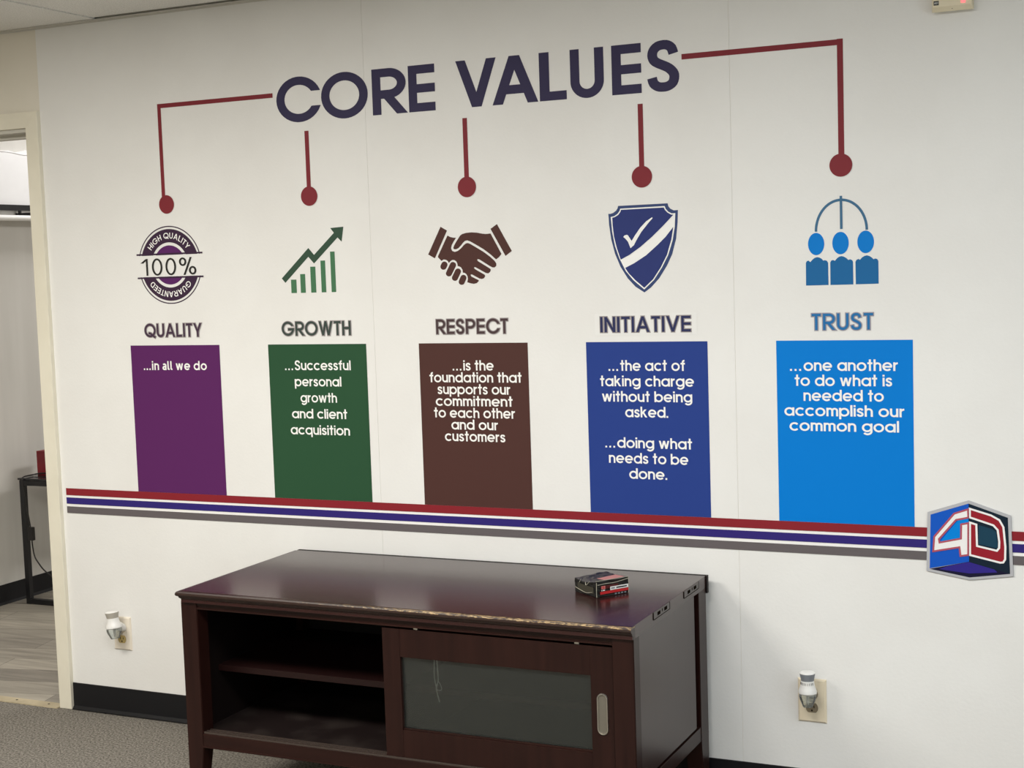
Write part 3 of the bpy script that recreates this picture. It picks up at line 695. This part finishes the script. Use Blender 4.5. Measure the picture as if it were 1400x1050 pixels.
# ---- value panels with their sentences
ZT, ZS, PW = 1.3041, .8000, .370
px = [-.4162, .1468, .7054, 1.2632, 1.8306]
texts = [
 [("...\u0131n \u0251\u2113\u2113 we do", -.3637, -.1011, 1.2203)],
 [("...Successful", .2095, .4573, 1.2206), ("personal", .2447, .4203, 1.1684), ("growth", .2638, .4014, 1.1163), ("and client", .2284, .4370, 1.0641), ("acquisition", .2207, .4445, 1.0115)],
 [("...is the", .8209, .9603, 1.2202), ("foundation that", .7392, 1.0523, 1.1836), ("supports our", .7658, 1.0139, 1.1472), ("commitment", .7584, 1.0199, 1.1108), ("to each other", .7505, 1.0272, 1.0745), ("and our", .8096, .9688, 1.0382), ("customers", .7858, .9916, 1.0020)],
 [("...the act of", 1.3323, 1.5655, 1.2199), ("taking charge", 1.3046, 1.5909, 1.1748), ("without being", 1.3094, 1.5851, 1.1297), ("asked.", 1.3807, 1.5117, 1.0846), ("...doing what", 1.3157, 1.5813, .9944), ("needs to be", 1.3259, 1.5689, .9493), ("done.", 1.3882, 1.5043, .9042)],
 [("...one another", 1.8685, 2.1615, 1.2206), ("to do what is", 1.8811, 2.1453, 1.1791), ("needed to", 1.9049, 2.1226, 1.1376), ("accomplish our", 1.8510, 2.1772, 1.0960), ("common goal", 1.8646, 2.1623, 1.0545)]]
labs = ['purple rectangle reading ...in all we do above the red stripe',
        'dark green rectangle with white text about personal growth and client acquisition',
        'dark brown rectangle with white text about commitment to each other and customers',
        'royal blue rectangle with white text about taking charge without being asked',
        'bright sky blue rectangle with white text about accomplishing our common goal']
mats = ['purple', 'green', 'brown', 'royal', 'azure']
for i in range(5):
    r = deco('value_banner', labs[i], 'wall panel', px[i]+PW/2, 1.05, 'coloured value panels')
    Ink().rect(px[i], px[i]+PW, ZS, ZT).build('panel', M[mats[i]], D1, r)
    for s, a, b, z in texts[i]:
        k = Ink(); t = .158 if i else .17
        write(k, s.replace('\u0131', 'i'), t, a, b, z, .0312 if i else .0305, gap=.080 if i else .13, dots=.13 if i else .06, space=.42 if i else .46)
        k.build('text_line', M['white'], D2, r)

# ---- headings
heads = [('QUALITY', -.3510, -.1142, 'head_quality', 'head_outline', 'plum grey'), ('GROWTH', .2040, .4634, 'head_growth', 'head_outline', 'dark green grey'),
         ('RESPECT', .7694, 1.0128, 'head_respect', 'head_outline', 'brown grey'), ('INITIATIVE', 1.3105, 1.5852, 'head_init', 'head_outline', 'navy'), ('TRUST', 1.9309, 2.0970, 'head_trust', 'outline_trust', 'blue')]
for i, (wd, a, b, m_, mo, cn) in enumerate(heads):
    r = deco('value_heading', f'{cn} outlined capitals reading {wd} above the {names[i]} panel', 'lettering', (a+b)/2, 1.355, 'headings above the panels')
    if wd == 'INITIATIVE':
        Ink().rect(1.2926, 1.6037, 1.3235, 1.3862).build('sticker', M['sticker'], D1, r)
    k = Ink(); write(k, wd, .150, a, b, 1.3325, .0447, gap=.13, grow=.055); k.build('outline', M[mo], D2, r)
    k = Ink(); write(k, wd, .150, a, b, 1.3325, .0447, gap=.13); k.build('letters', M[m_], D3, r)

# ---- round quality badge
bd = deco('quality_badge', 'round purple seal reading 100% HIGH QUALITY GUARANTEED above the word QUALITY', 'badge', -.232, 1.574, 'value icons')
CX, CZ, RO = -.2320, 1.5738, .1305
def half_ring(k, ri, ro, lo, hi):
    pts = arc(CX, CZ, (ri+ro)/2, (ri+ro)/2, 0, 360, 96)[:-1]
    for q in stroke_quads(pts, True, ro-ri, 0):
        q = clip_z(q, lo, hi)
        if len(q) >= 3: k.poly(q)
UP, DN = 1.6075, 1.5355
for nm, ri, ro, m_ in (('rim', .1268, .1305, 'badge_dark'), ('band', .0755, .1200, 'badge_dark')):
    for lo, hi in ((UP, 9), (-9, DN)):
        k = Ink(); half_ring(k, ri, ro, lo, hi); k.build(nm, M[m_], D1, bd)
for lo, hi in ((UP, 9), (-9, DN)):
    Ink().poly(clip_z(arc(CX, CZ, .0655, .0655, 0, 360, 64)[:-1], lo, hi)).build('core', M['badge_core'], D1, bd)
k = Ink().rect(-.3692, -.0958, 1.6085, 1.6138); k.build('bar', M['badge_dark'], D2, bd)
k = Ink().rect(-.3692, -.0958, 1.5298, 1.5351); k.build('bar', M['badge_dark'], D2, bd)
k = Ink(); write(k, '100%', .102, -.3500, -.1235, 1.5402, .0565, gap=.17); k.build('percentage', M['badge_black'], D2, bd)
def on_arc(text, rad, a_mid, step_k, hgt, flip):
    k = Ink(); lay, W = layout(text, .155, .16, .52)
    sc = hgt*.98; tot = W*sc/rad
    for S, ox in lay:
        def tf(p, ox=ox):
            u = ((ox+p[0])/W-.5)*tot; v = p[1]*hgt
            if not flip: a = R(a_mid)-u; rr = rad+v
            else: a = R(a_mid)+u; rr = rad-v
            return (CX+rr*math.cos(a), CZ+rr*math.sin(a))
        S2 = []
        for pts, cl, clip in S:
            if not cl and len(pts) == 2:      # bend long bars with the arc
                (ax, ay), (bx, by) = pts
                pts = [(ax+(bx-ax)*q/6, ay+(by-ay)*q/6) for q in range(7)]
            S2.append((pts, cl, clip))
        k.strokes(S2, .155, tf)
    return k
on_arc('HIGH QUALITY', .0885, 90, 1, .0195, False).build('curved_text', M['white'], D2, bd)
on_arc('GUARANTEED', .0885, 270, 1, .0195, False).build('curved_text', M['white'], D2, bd)

# ---- growth chart
gc = deco('growth_chart', 'green bar chart with a rising dark zigzag arrow above the word GROWTH', 'icon', .33, 1.57, 'value icons')
Ink().poly(P_(ARROW)).build('arrow', M['arrow_green'], D1, gc)
for x0, x1, z in ((246.8, 267.6, 1512.5), (282.7, 301.5, 1529.4), (321.8, 341.2, 1551.9), (361.1, 378.5, 1570.2), (398.3, 415.2, 1597.5)):
    Ink().rect(x0*MM, x1*MM, 1.4693, z*MM).build('bar', M['bar_green'], D1, gc)
# ---- handshake
hs = deco('handshake_icon', 'brown handshake symbol of two clasped hands above the word RESPECT', 'icon', .89, 1.57, 'value icons')
for nm, pts in (('cuff', CUFF_A), ('cuff', CUFF_B), ('hand', HAND_A), ('hand', HAND_B), ('finger', FINGER_A), ('finger', FINGER_B), ('finger', FINGER_C), ('finger', FINGER_D)):
    Ink().poly(P_(pts)).build(nm, M['brown'], D1, hs)
# ---- shield
sh = deco('shield_icon', 'navy shield with white sash and check mark above the word INITIATIVE', 'icon', 1.45, 1.57, 'value icons')
Ink().poly(P_(SHIELD_OUT)).build('border', M['shield_edge'], D1, sh)
Ink().poly(P_(SHIELD_LINE)).build('white_line', M['white'], D2, sh)
k = Ink().poly(P_(SHIELD_UP)); k.poly(P_(SHIELD_DOWN)); k.build('field', M['shield_fill'], D3, sh)
Ink().poly(P_(CHECK)).build('check_mark', M['white'], D4, sh)
# ---- trust people
tp = deco('people_icon', 'three blue figures joined by an arch above the word TRUST', 'icon', 2.014, 1.57, 'value icons')
k = Ink()
for q in stroke_quads(arc(2.0145, 1.600, .0684, .0828, 180, 0, 40), False, .0070, 0): k.poly(q)
k.build('arch', M['trust_line'], D1, tp)
Ink().rect(2.0116, 2.0184, 1.6048, 1.6936).build('stem', M['trust_line'], D2, tp)
for x, z in ((1.9460, 1.5667), (2.0122, 1.5670), (2.0795, 1.5678)):
    Ink().disc(x, z, .0222, .0301).build('head', M['trust_head'], D1, tp)
for pts in (BODY_0, BODY_1, BODY_2):
    Ink().poly(P_(pts)).build('torso', M['trust_body'], D1, tp)

# ---- the long stripe
XS0, XS1 = -.7375, 2.95
ws = deco('wall_stripe', 'long red, blue and grey striped band running along the white wall below the panels', 'wall stripe', 1.0, .755)
Ink().rect(XS0, XS1, .7118, .7990).build('white_band', M['white'], .0016, ws)
Ink().rect(XS0, XS1, .7755, .8000).build('red_stripe', M['stripe_red'], D3, ws)
Ink().rect(XS0, XS1, .7445, .7672).build('blue_stripe', M['stripe_blue'], D3, ws)
Ink().rect(XS0, XS1, .7115, .7352).build('grey_stripe', M['stripe_grey'], D3, ws)

# ---- cube shaped 4D emblem, a cut-out plate of its own
lg = thing('logo_emblem', 'silver edged cube emblem with white 4 and red D on the striped band', 'emblem', (2.342, -.003, .77))
bm = bmesh.new(); prism(bm, P_(LOGO_OUT), -.0060, -.0032); part('border', bm, M['silver'], lg)
L0 = .0064
Ink().poly(P_(LOGO_LEFT)).build('blue_face', M['logo_blue'], L0, lg)
Ink().poly(P_(LOGO_RIGHT)).build('navy_face', M['logo_navy'], L0, lg)
Ink().poly(P_(LOGO_BASE)).build('base_face', M['logo_base'], L0, lg)
Ink().poly(P_(LOGO_BASE_HI)).build('violet_glow', M['logo_violet'], L0+.0004, lg)
Ink().poly(P_(LOGO_SKY)).build('sky_patch', M['logo_sky'], L0+.0004, lg)
Ink().poly(P_(DEE_IN)).build('teal_patch', M['logo_teal'], L0+.0004, lg)
for nm, pts, mf, ml, wd in (('numeral', FOUR, 'logo_white', 'logo_line', .0048), ('letter', DEE, 'logo_red', 'logo_white', .0052)):
    f = Ink().poly(P_(pts)).build(nm, M[mf], L0+.0008, lg)
    k = Ink()
    for q in stroke_quads(P_(pts), True, wd, 0): k.poly(q)
    k.build('outline', M[ml], L0+.0012, f)

# ------------------------------------------------------------------ media console
CXo, CYo = .242, -.662
W_, D_, H_ = 1.385, .615, .640
mc = thing('media_console', 'espresso brown wooden media console with sliding glass door standing against the white wall', 'media console', (CXo, CYo, 0))
def cb(*bx, bevel=0.0):
    bm = bmesh.new()
    for (u0, u1, v0, v1, z0, z1) in bx: box(bm, u0, u1, v0, v1, z0, z1, bevel=bevel)
    return bm
def cpart(name, bm, m_, parent=None, smooth=False):
    return obj(name, bm, m_, parent or mc, smooth)
cpart('top', cb((.012, W_, .012, D_, .606, H_), bevel=.0012), M['wood_top'])
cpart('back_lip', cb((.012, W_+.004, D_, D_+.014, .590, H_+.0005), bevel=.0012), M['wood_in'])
# rounded moulding along the front and the left end of the top
pr = [(.012, H_-.001), (.004, H_-.0015), (.001, H_-.005), (0, H_-.010), (.002, H_-.014), (.007, H_-.0165), (.0075, H_-.020), (.012, H_-.024), (.018, H_-.026), (.018, H_-.034), (.03, H_-.034), (.03, H_-.002)]
bm = bmesh.new()
sec = []
for kind in range(3):
    row = []
    for d, z in pr:
        if kind == 0: row.append(bm.verts.new((W_+.0006, d, z)))
        elif kind == 1: row.append(bm.verts.new((d, d, z)))
        else: row.append(bm.verts.new((d, D_, z)))
    sec.append(row)
for a, b in zip(sec, sec[1:]):
    for k in range(len(pr)-1): bm.faces.new([a[k], a[k+1], b[k+1], b[k]])
bm.faces.new(sec[0]); bm.faces.new(sec[2]); bmesh.ops.recalc_face_normals(bm, faces=bm.faces[:])
cpart('edge_moulding', bm, M['worn'])
# front apron with a bead along its foot
cpart('apron', cb((.056, 1.327, .024, .046, .5885, .606), (.056, 1.327, .0205, .046, .5865, .5905), (.056, 1.327, .0215, .046, .598, .606), bevel=.0008), M['wood_h'])
def leg_bm(u0, u1, v0, v1, left, back):
    bm = bmesh.new(); zt, zs = .606, .19
    def ringv(z, du, dv):
        a0, a1, b0, b1 = u0, u1, v0, v1
        if left: a1 -= du
        else: a0 += du
        if back: b0 += dv
        else: b1 -= dv
        return [bm.verts.new(p) for p in ((a0, b0, z), (a1, b0, z), (a1, b1, z), (a0, b1, z))]
    rs = [ringv(zt, 0, 0), ringv(zs, 0, 0), ringv(zs-.006, -.0, -.0), ringv(0, .018, .018)]
    for a, b in zip(rs, rs[1:]):
        for k in range(4): bm.faces.new([a[k], a[(k+1) % 4], b[(k+1) % 4], b[k]])
    bm.faces.new(rs[0]); bm.faces.new(rs[-1]); bmesh.ops.recalc_face_normals(bm, faces=bm.faces[:])
    es = [e for e in bm.edges if abs(e.verts[0].co.z-e.verts[1].co.z) > .02]
    bmesh.ops.bevel(bm, geom=es, offset=.0018, segments=2, affect='EDGES')
    return bm
for (a, b, c, d, lf, bk) in ((.004, .060, .020, .070, 1, 0), (1.327, W_-.0005, .020, .062, 0, 0), (.004, .060, .556, D_, 1, 1), (1.330, W_-.0005, .547, D_, 0, 1)):
    cpart('leg', leg_bm(a, b, c, d, lf, bk), M['wood_v'])
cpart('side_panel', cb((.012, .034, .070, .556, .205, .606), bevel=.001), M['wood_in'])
cpart('side_panel', cb((1.350, W_-.003, .062, .513, .228, .606), (1.345, 1.358, .50, .56, .20, .606), bevel=.001), M['wood_side'])
cpart('side_rail', cb((1.352, W_-.002, .062, .548, .180, .221), bevel=.0012), M['wood_h'])
cpart('side_rail', cb((.012, .034, .070, .556, .180, .205), bevel=.0012), M['wood_h'])
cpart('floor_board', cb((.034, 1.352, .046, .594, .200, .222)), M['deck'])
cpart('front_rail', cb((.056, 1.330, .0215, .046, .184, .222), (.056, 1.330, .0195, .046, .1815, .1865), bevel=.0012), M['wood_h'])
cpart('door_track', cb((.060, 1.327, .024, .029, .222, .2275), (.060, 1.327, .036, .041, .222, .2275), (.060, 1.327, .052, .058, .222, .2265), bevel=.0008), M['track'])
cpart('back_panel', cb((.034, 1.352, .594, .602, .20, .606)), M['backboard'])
cpart('divider', cb((.648, .668, .075, .594, .222, .606), bevel=.001), M['wood_v'])
cpart('shelf', cb((.035, .648, .140, .590, .374, .392), bevel=.001), M['shelf'])
cpart('shelf', cb((.668, 1.350, .140, .590, .374, .392), bevel=.001), M['wood_h'])
# sliding door: frame, pane, recessed pull
U0, U1, G0, G1, Z0, Z1, GZ0, GZ1 = .664, 1.325, .717, 1.2645, .228, .5795, .303, .503
dr = cpart('sliding_door', cb((U0, G0, .026, .048, Z0, Z1), (G1, U1, .026, .048, Z0, Z1), (G0, G1, .0265, .048, GZ1, Z1), (G0, G1, .0265, .048, Z0, GZ0), bevel=.001), M['wood_v'])
obj('glass_pane', cb((G0-.004, G1+.004, .036, .040, GZ0-.004, GZ1+.004)), M['door_glass'], dr)
obj('glass_bead', cb((G0, G1, .030, .036, GZ0, GZ0+.0045), (G0, G1-.02, .041, .046, GZ0, GZ0+.008), bevel=.0008), M['wood_h'], dr)
def capsule(cu, cz, hw, hh, n=12):
    return [(cu+hw*math.cos(R(a)), cz+(hh-hw)+hw*math.sin(R(a))) for a in [180*q/n for q in range(n+1)]] + \
           [(cu+hw*math.cos(R(a)), cz-(hh-hw)+hw*math.sin(R(a))) for a in [180+180*q/n for q in range(n+1)]]
bm = bmesh.new()
HU, HZ = 1.2955, .4065
rings = []
for hw, hh, v in ((.0150, .0535, .0262), (.0150, .0535, .0238), (.0138, .0523, .0222), (.0118, .0503, .0226), (.0110, .0495, .0300)):
    rings.append([bm.verts.new((x, v, z)) for x, z in capsule(HU, HZ, hw, hh)])
for a, b in zip(rings, rings[1:]):
    n = len(a)
    for k in range(n): bm.faces.new([a[k], a[(k+1) % n], b[(k+1) % n], b[k]])
bmesh.ops.recalc_face_normals(bm, faces=bm.faces[:])
hd = obj('door_pull', bm, M['chrome'], dr, True); hd['label'] = 'brushed nickel recessed pull'
bm = bmesh.new(); bm.faces.new([bm.verts.new((x, .0253, z)) for x, z in capsule(HU, HZ, .0117, .0502)]); bm.normal_update()
obj('pull_dish', bm, M['nickel_dish'], dr)
for u in (.765, 1.228):
    obj('top_glide', cb((u-.006, u+.006, .030, .040, Z1, Z1+.0075)), M['chrome'], dr)
# metal mounting plates let into the bare right end of the top
for v0, v1 in ((.167, .295), (.416, .545)):
    zc = .6295
    bk = cpart('mounting_plate', cb((W_-.002, W_+.0012, v0, v1, zc-.0095, zc+.0095), bevel=.0006), M['wood_side'])
    lw = .0011
    obj('recess_line', cb((W_+.0006, W_+.0016, v0-lw, v0+lw, zc-.0095, zc+.0095), (W_+.0006, W_+.0016, v1-lw, v1+lw, zc-.0095, zc+.0095), (W_+.0006, W_+.0016, v0, v1, zc-.0105, zc-.0088)), M['slot'], bk)
    for f in (.32, .74):
        vc = v0+(v1-v0)*f
        obj('screw_slot', cb((W_+.0004, W_+.0018, vc-.011, vc+.011, zc-.0045, zc+.0045), bevel=.0004), M['slot'], bk)
    vc = v0+(v1-v0)*.54
    obj('hole', cb((W_+.0004, W_+.0018, vc-.0022, vc+.0022, zc-.002, zc+.005)), M['slot'], bk)

# white string hanging inside the glass
bm = bmesh.new()
def sp(u, z, v=.053): return (CXo+u, CYo+v, z)
tube(bm, smooth_path([sp(.806, .5795), sp(.806, .50), sp(.8045, .45), sp(.8085, .426), sp(.811, .414)]), .0017, 6)
tube(bm, smooth_path([sp(.813, .5795), sp(.8135, .50), sp(.8155, .46), sp(.8155, .440), sp(.8105, .424), sp(.8095, .414), sp(.814, .395), sp(.817, .382)]), .0017, 6)
tube(bm, smooth_path([sp(.8155, .440), sp(.821, .431), sp(.825, .421), sp(.823, .415), sp(.8105, .4135)]), .0010, 6)
tag(obj('string', bm, M['string'], None, True), 'thin looped white string hanging behind the console door glass', 'string')
tag(obj('plastic_peg', B((CXo+.575, CXo+.592, CYo+.20, CYo+.207, .392, .398), bevel=.002), M['white_plastic']), 'tiny white plastic peg lying on the open bay shelf of the console', 'peg')

# ------------------------------------------------------------------ wrapped pack on the console
ang = math.atan2(.089, .059)
pk = thing('wrapped_pack', 'crumpled black and red plastic wrapped pack lying on the console top', 'pack', (1.432, -.392, H_+.0006), ang)
LX, LY, LZ = .105, .104, .043        # x: printed face, y: towards the dark end
bm = bmesh.new(); box(bm, 0, LX, 0, LY, 0, LZ)
bmesh.ops.subdivide_edges(bm, edges=bm.edges[:], cuts=9, use_grid_fill=True)
random.seed(11)
for v in bm.verts:
    x, y, z = v.co
    if z > .001:
        sag = .008*math.sin(min(1, max(0, y/LY))*math.pi*.8)*(1-.6*x/LX)
        k = z/LZ
        v.co.z -= sag*k
        v.co += Vector((random.uniform(-1, 1), random.uniform(-1, 1), random.uniform(-1, 1)*k))*.0010
    v.co.z = max(v.co.z, .0002)
obj('body', bm, M['pack_black'], pk)
def plate(name, m_, x0, x1, z0, z1, e=.0016, par=pk):
    bm = bmesh.new(); bm.faces.new([bm.verts.new(p) for p in ((x0, -e, z0), (x1, -e, z0), (x1, -e, z1), (x0, -e, z1))]); return obj(name, bm, m_, par)
plate('maroon_print', M['pack_maroon'], .012, .070, .0215, .0305)
plate('red_band', M['pack_red'], .010, .1035, .0075, .0150, .0018)
plate('white_strip', M['white_plastic'], .043, .1030, .0155, .0250, .0018)
plate('white_square', M['pack_pink'], .014, .027, .0215, .0300, .0020)
for i in range(2):
    plate('print_mark', M['pack_red'], .0195+i*.0, .0212, .0215, .0300, .0022) if i == 0 else plate('print_mark', M['pack_red'], .014, .027, .0250, .0263, .0022)
plate('small_print', M['mark_white'], .014, .0165, .0165, .0195, .0020); plate('small_print', M['mark_white'], .0185, .0255, .0165, .0195, .0020)
plate('bar_print', M['mark_black'], .063, .098, .0185, .0220, .0022); plate('small_print', M['grey_plastic'], .046, .058, .0185, .0222, .0022)
for i in range(4): plate('foot_print', M['grey_plastic'], .058+.0105*i, .064+.0105*i, .0018, .0058, .0018)
bm = bmesh.new(); bm.faces.new([bm.verts.new(p) for p in ((-.0018, .012, .009), (-.0018, .088, .009), (-.0018, .088, .028), (-.0018, .012, .026))]); obj('end_label', bm, M['pack_olive'], pk)
bm = bmesh.new(); bm.faces.new([bm.verts.new(p) for p in ((.030, .006, LZ+.0006), (.098, .006, LZ+.0012), (.098, .050, LZ-.0012), (.034, .048, LZ-.0030))]); obj('top_print', bm, M['pack_pink'], pk)
bm = bmesh.new()
for pts in ([(-.0015, -.0015, .001), (-.0018, -.0018, .02), (-.0005, -.0005, .041)], [(.002, -.0022, .0345), (.03, -.0022, .0355), (.06, -.0026, .0352), (.104, -.002, .040)], [(-.0022, .02, .012), (-.0026, .05, .007), (-.002, .10, .014)], [(.0, .004, .0435), (.035, .003, .0440), (.07, .002, .0435), (.105, .002, .0440)], [(-.002, .03, .040), (-.003, .045, .028), (-.002, .05, .036)], [(-.002, .07, .041), (-.003, .078, .030)], [(.104, -.001, .001), (.1055, -.0005, .02), (.105, .0, .043)]):
    tube(bm, smooth_path(pts, 6), .0008, 5)
obj('film_crease', bm, M['film'], pk)

# ------------------------------------------------------------------ outlets and plug-in air fresheners
def outlet(name, label, x, z, pw, ph, mp, mr):
    r = thing(name, label, 'wall outlet', (x, -.0012, z), 0, 'duplex wall outlets')
    bm = bmesh.new()
    y0, y1 = -.007, 0
    a = [bm.verts.new(p) for p in ((-pw/2, y1, -ph/2), (pw/2, y1, -ph/2), (pw/2, y1, ph/2), (-pw/2, y1, ph/2))]
    i_ = .0045
    b = [bm.verts.new(p) for p in ((-pw/2, -.002, -ph/2), (pw/2, -.002, -ph/2), (pw/2, -.002, ph/2), (-pw/2, -.002, ph/2))]
    c = [bm.verts.new(p) for p in ((-pw/2+i_, y0, -ph/2+i_), (pw/2-i_, y0, -ph/2+i_), (pw/2-i_, y0, ph/2-i_), (-pw/2+i_, y0, ph/2-i_))]
    for s, t in ((a, b), (b, c)):
        for k in range(4): bm.faces.new([s[k], s[(k+1) % 4], t[(k+1) % 4], t[k]])
    bm.faces.new(c); bm.faces.new(list(reversed(a))); bmesh.ops.recalc_face_normals(bm, faces=bm.faces[:])
    obj('cover_plate', bm, mp, r)
    for s in (-1, 1):
        zc = s*.0195
        pts = [(.0172*math.cos(R(q)), max(-.0135, min(.0135, .0172*math.sin(R(q))))+zc) for q in range(0, 360, 10)]
        bm = bmesh.new(); prism(bm, pts, -.0088, -.0065); rc = obj('receptacle', bm, mr, r)
        for sx, hh in ((-.0062, .0042), (.0062, .0036)):
            obj('slot', B((sx-.0011, sx+.0011, -.0092, -.0085, zc-hh+.003, zc+hh+.003)), M['slot'], rc)
        bm = bmesh.new(); prism(bm, [(.0026*math.cos(R(q)), .0028*math.sin(R(q))+zc-.0075) for q in range(0, 360, 24)], -.0092, -.0085); obj('slot', bm, M['slot'], rc)
    bm = bmesh.new(); prism(bm, [(.003*math.cos(R(q)), .003*math.sin(R(q))) for q in range(0, 360, 24)], -.0082, -.0065); obj('screw', bm, M['chrome'], r)
    return r
outlet('wall_outlet', 'cream outlet plate low on the wall to the right of the console', 1.9160, .2950, .080, .124, M['plate'], M['recept_grey'])
outlet('wall_outlet', 'almond outlet plate low on the wall between doorway and console', -.5180, .2935, .076, .118, M['plate_white'], M['recept'])

def freshener(label, x, z0, collar, vents, k=1.0, kr=1.0, tilt=0.0):
    """z0: underside of the bottle"""
    r = thing('air_freshener', label, 'air freshener', (x, -.054, z0), tilt, 'plug-in air fresheners')
    P = lambda prof: [(a*kr, b*k) for a, b in prof]
    bm = bmesh.new(); lathe(bm, P([(0, .0985), (.0165, .0985), (.0195, .0975), (.0212, .0955), (.0212, .0945)]), 40); obj('cap', bm, M['white_plastic'], r, True)
    bm = bmesh.new(); lathe(bm, P([(.0212, .0945), (.0208, .090), (.0185, .080), (.0180, .0745)]), 40); obj('collar', bm, collar, r, True)
    bm = bmesh.new(); lathe(bm, P([(.0180, .0745), (.0185, .070), (.0195, .061), (.0225, .052), (.0250, .045), (.0255, .040), (.0235, .0375), (.010, .037)]), 40); obj('body', bm, M['white_plastic'], r, True)
    if vents:
        for q in range(9):
            a = R(-150+15*q)
            rr = .0192*kr
            o = obj('vent', B((-.0004, .0004, -.0006, .0006, -.0035, .0035)), M['slot'], r)
            o.location = (rr*math.cos(a), rr*math.sin(a), .067*k); o.rotation_euler = (0, 0, a+math.pi/2)
    bm = bmesh.new(); lathe(bm, P([(.010, .0372), (.0228, .037), (.0238, .030), (.0215, .020), (.0170, .009), (.0150, .003), (.0135, 0), (0, 0)]), 40); obj('bottle', bm, M['bottle_glass'], r, True)
    bm = bmesh.new(); lathe(bm, P([(0, .036), (.004, .036), (.004, .006), (0, .006)]), 12); obj('wick', bm, M['pale_grey_plastic'], r, True)
    # plug housing reaching back to the upper socket
    bm = bmesh.new()
    prof = [(.016*math.cos(R(q)), .016*math.sin(R(q))) for q in range(0, 360, 15)]
    a = [bm.verts.new((px_*1.15, .010, pz_*1.2+.046*k)) for px_, pz_ in prof]; b = [bm.verts.new((px_, .0438, pz_+.0290*k)) for px_, pz_ in prof]
    for q in range(len(prof)):
        j = (q+1) % len(prof); bm.faces.new([a[q], a[j], b[j], b[q]])
    bm.faces.new(a); bm.faces.new(b); bmesh.ops.recalc_face_normals(bm, faces=bm.faces[:])
    obj('plug', bm, M['white_plastic'], r, True)
    return r
freshener('plug-in air freshener with grey collar and clear bottle in the outlet right of the console', 1.9155, .2920, M['grey_plastic'], True)
freshener('white plug-in air freshener with clear bottle in the outlet beside the doorway', -.5085, .2890, M['pale_grey_plastic'], False, .97, 1.12).rotation_euler = (0, R(-6), 0)

# ------------------------------------------------------------------ alarm keypad by the ceiling
kp = thing('wall_keypad', 'beige wall keypad with small red light near the ceiling', 'keypad', (2.3115, -.0012, 2.1500))
bm = bmesh.new()
a = [bm.verts.new(p) for p in ((-.048, 0, .004), (.0505, 0, .004), (.0505, 0, .118), (-.048, 0, .118))]
b = [bm.verts.new(p) for p in ((-.0505, -.022, 0), (.0505, -.022, 0), (.0505, -.022, .122), (-.0505, -.022, .122))]
c = [bm.verts.new(p) for p in ((-.0485, -.030, .012), (.0485, -.030, .012), (.0485, -.030, .120), (-.0485, -.030, .120))]
for s, t in ((a, b), (b, c)):
    for k in range(4): bm.faces.new([s[k], s[(k+1) % 4], t[(k+1) % 4], t[k]])
bm.faces.new(c); bm.faces.new(list(reversed(a))); bmesh.ops.recalc_face_normals(bm, faces=bm.faces[:])
obj('case', bm, M['keypad'], kp)
obj('display', B((-.044, -.010, -.0312, -.0295, .0365, .075), bevel=.0005), M['keypad_dark'], kp)
for rr in range(3):
    for cc in range(3):
        obj('button', B((.000+.0145*cc, .0115+.0145*cc, -.0325, -.0295, .056+.016*rr, .068+.016*rr), bevel=.0012), M['white_plastic'], kp)
ld = obj('indicator', B((.0225, .0335, -.0315, -.0295, .0170, .0280), bevel=.0006), M['led'], kp); ld['label'] = 'small glowing red light'
def kflat(name, m_, pts, e, par=kp):
    bm = bmesh.new()
    for pl in pts: bm.faces.new([bm.verts.new((x, -e, z)) for x, z in pl])
    return obj(name, bm, m_, par)
bg = kflat('brand_mark', M['mark_black'], [[(-.0455, .0165), (-.0325, .0165), (-.0325, .0275), (-.0455, .0275)]], .0303)
k = Ink(); write(k, 'ADT', .17, -.0440, -.0340, .0196, .0050, gap=.12)
kflat('brand_letters', M['mark_white'], k.polys, .0306, bg)
bm = bmesh.new(); prism(bm, [(.0010*math.cos(R(q)), .0055+.0008*math.sin(R(q))) for q in range(0, 360, 30)], -.0268, -.0250); obj('sound_hole', bm, M['slot'], kp)
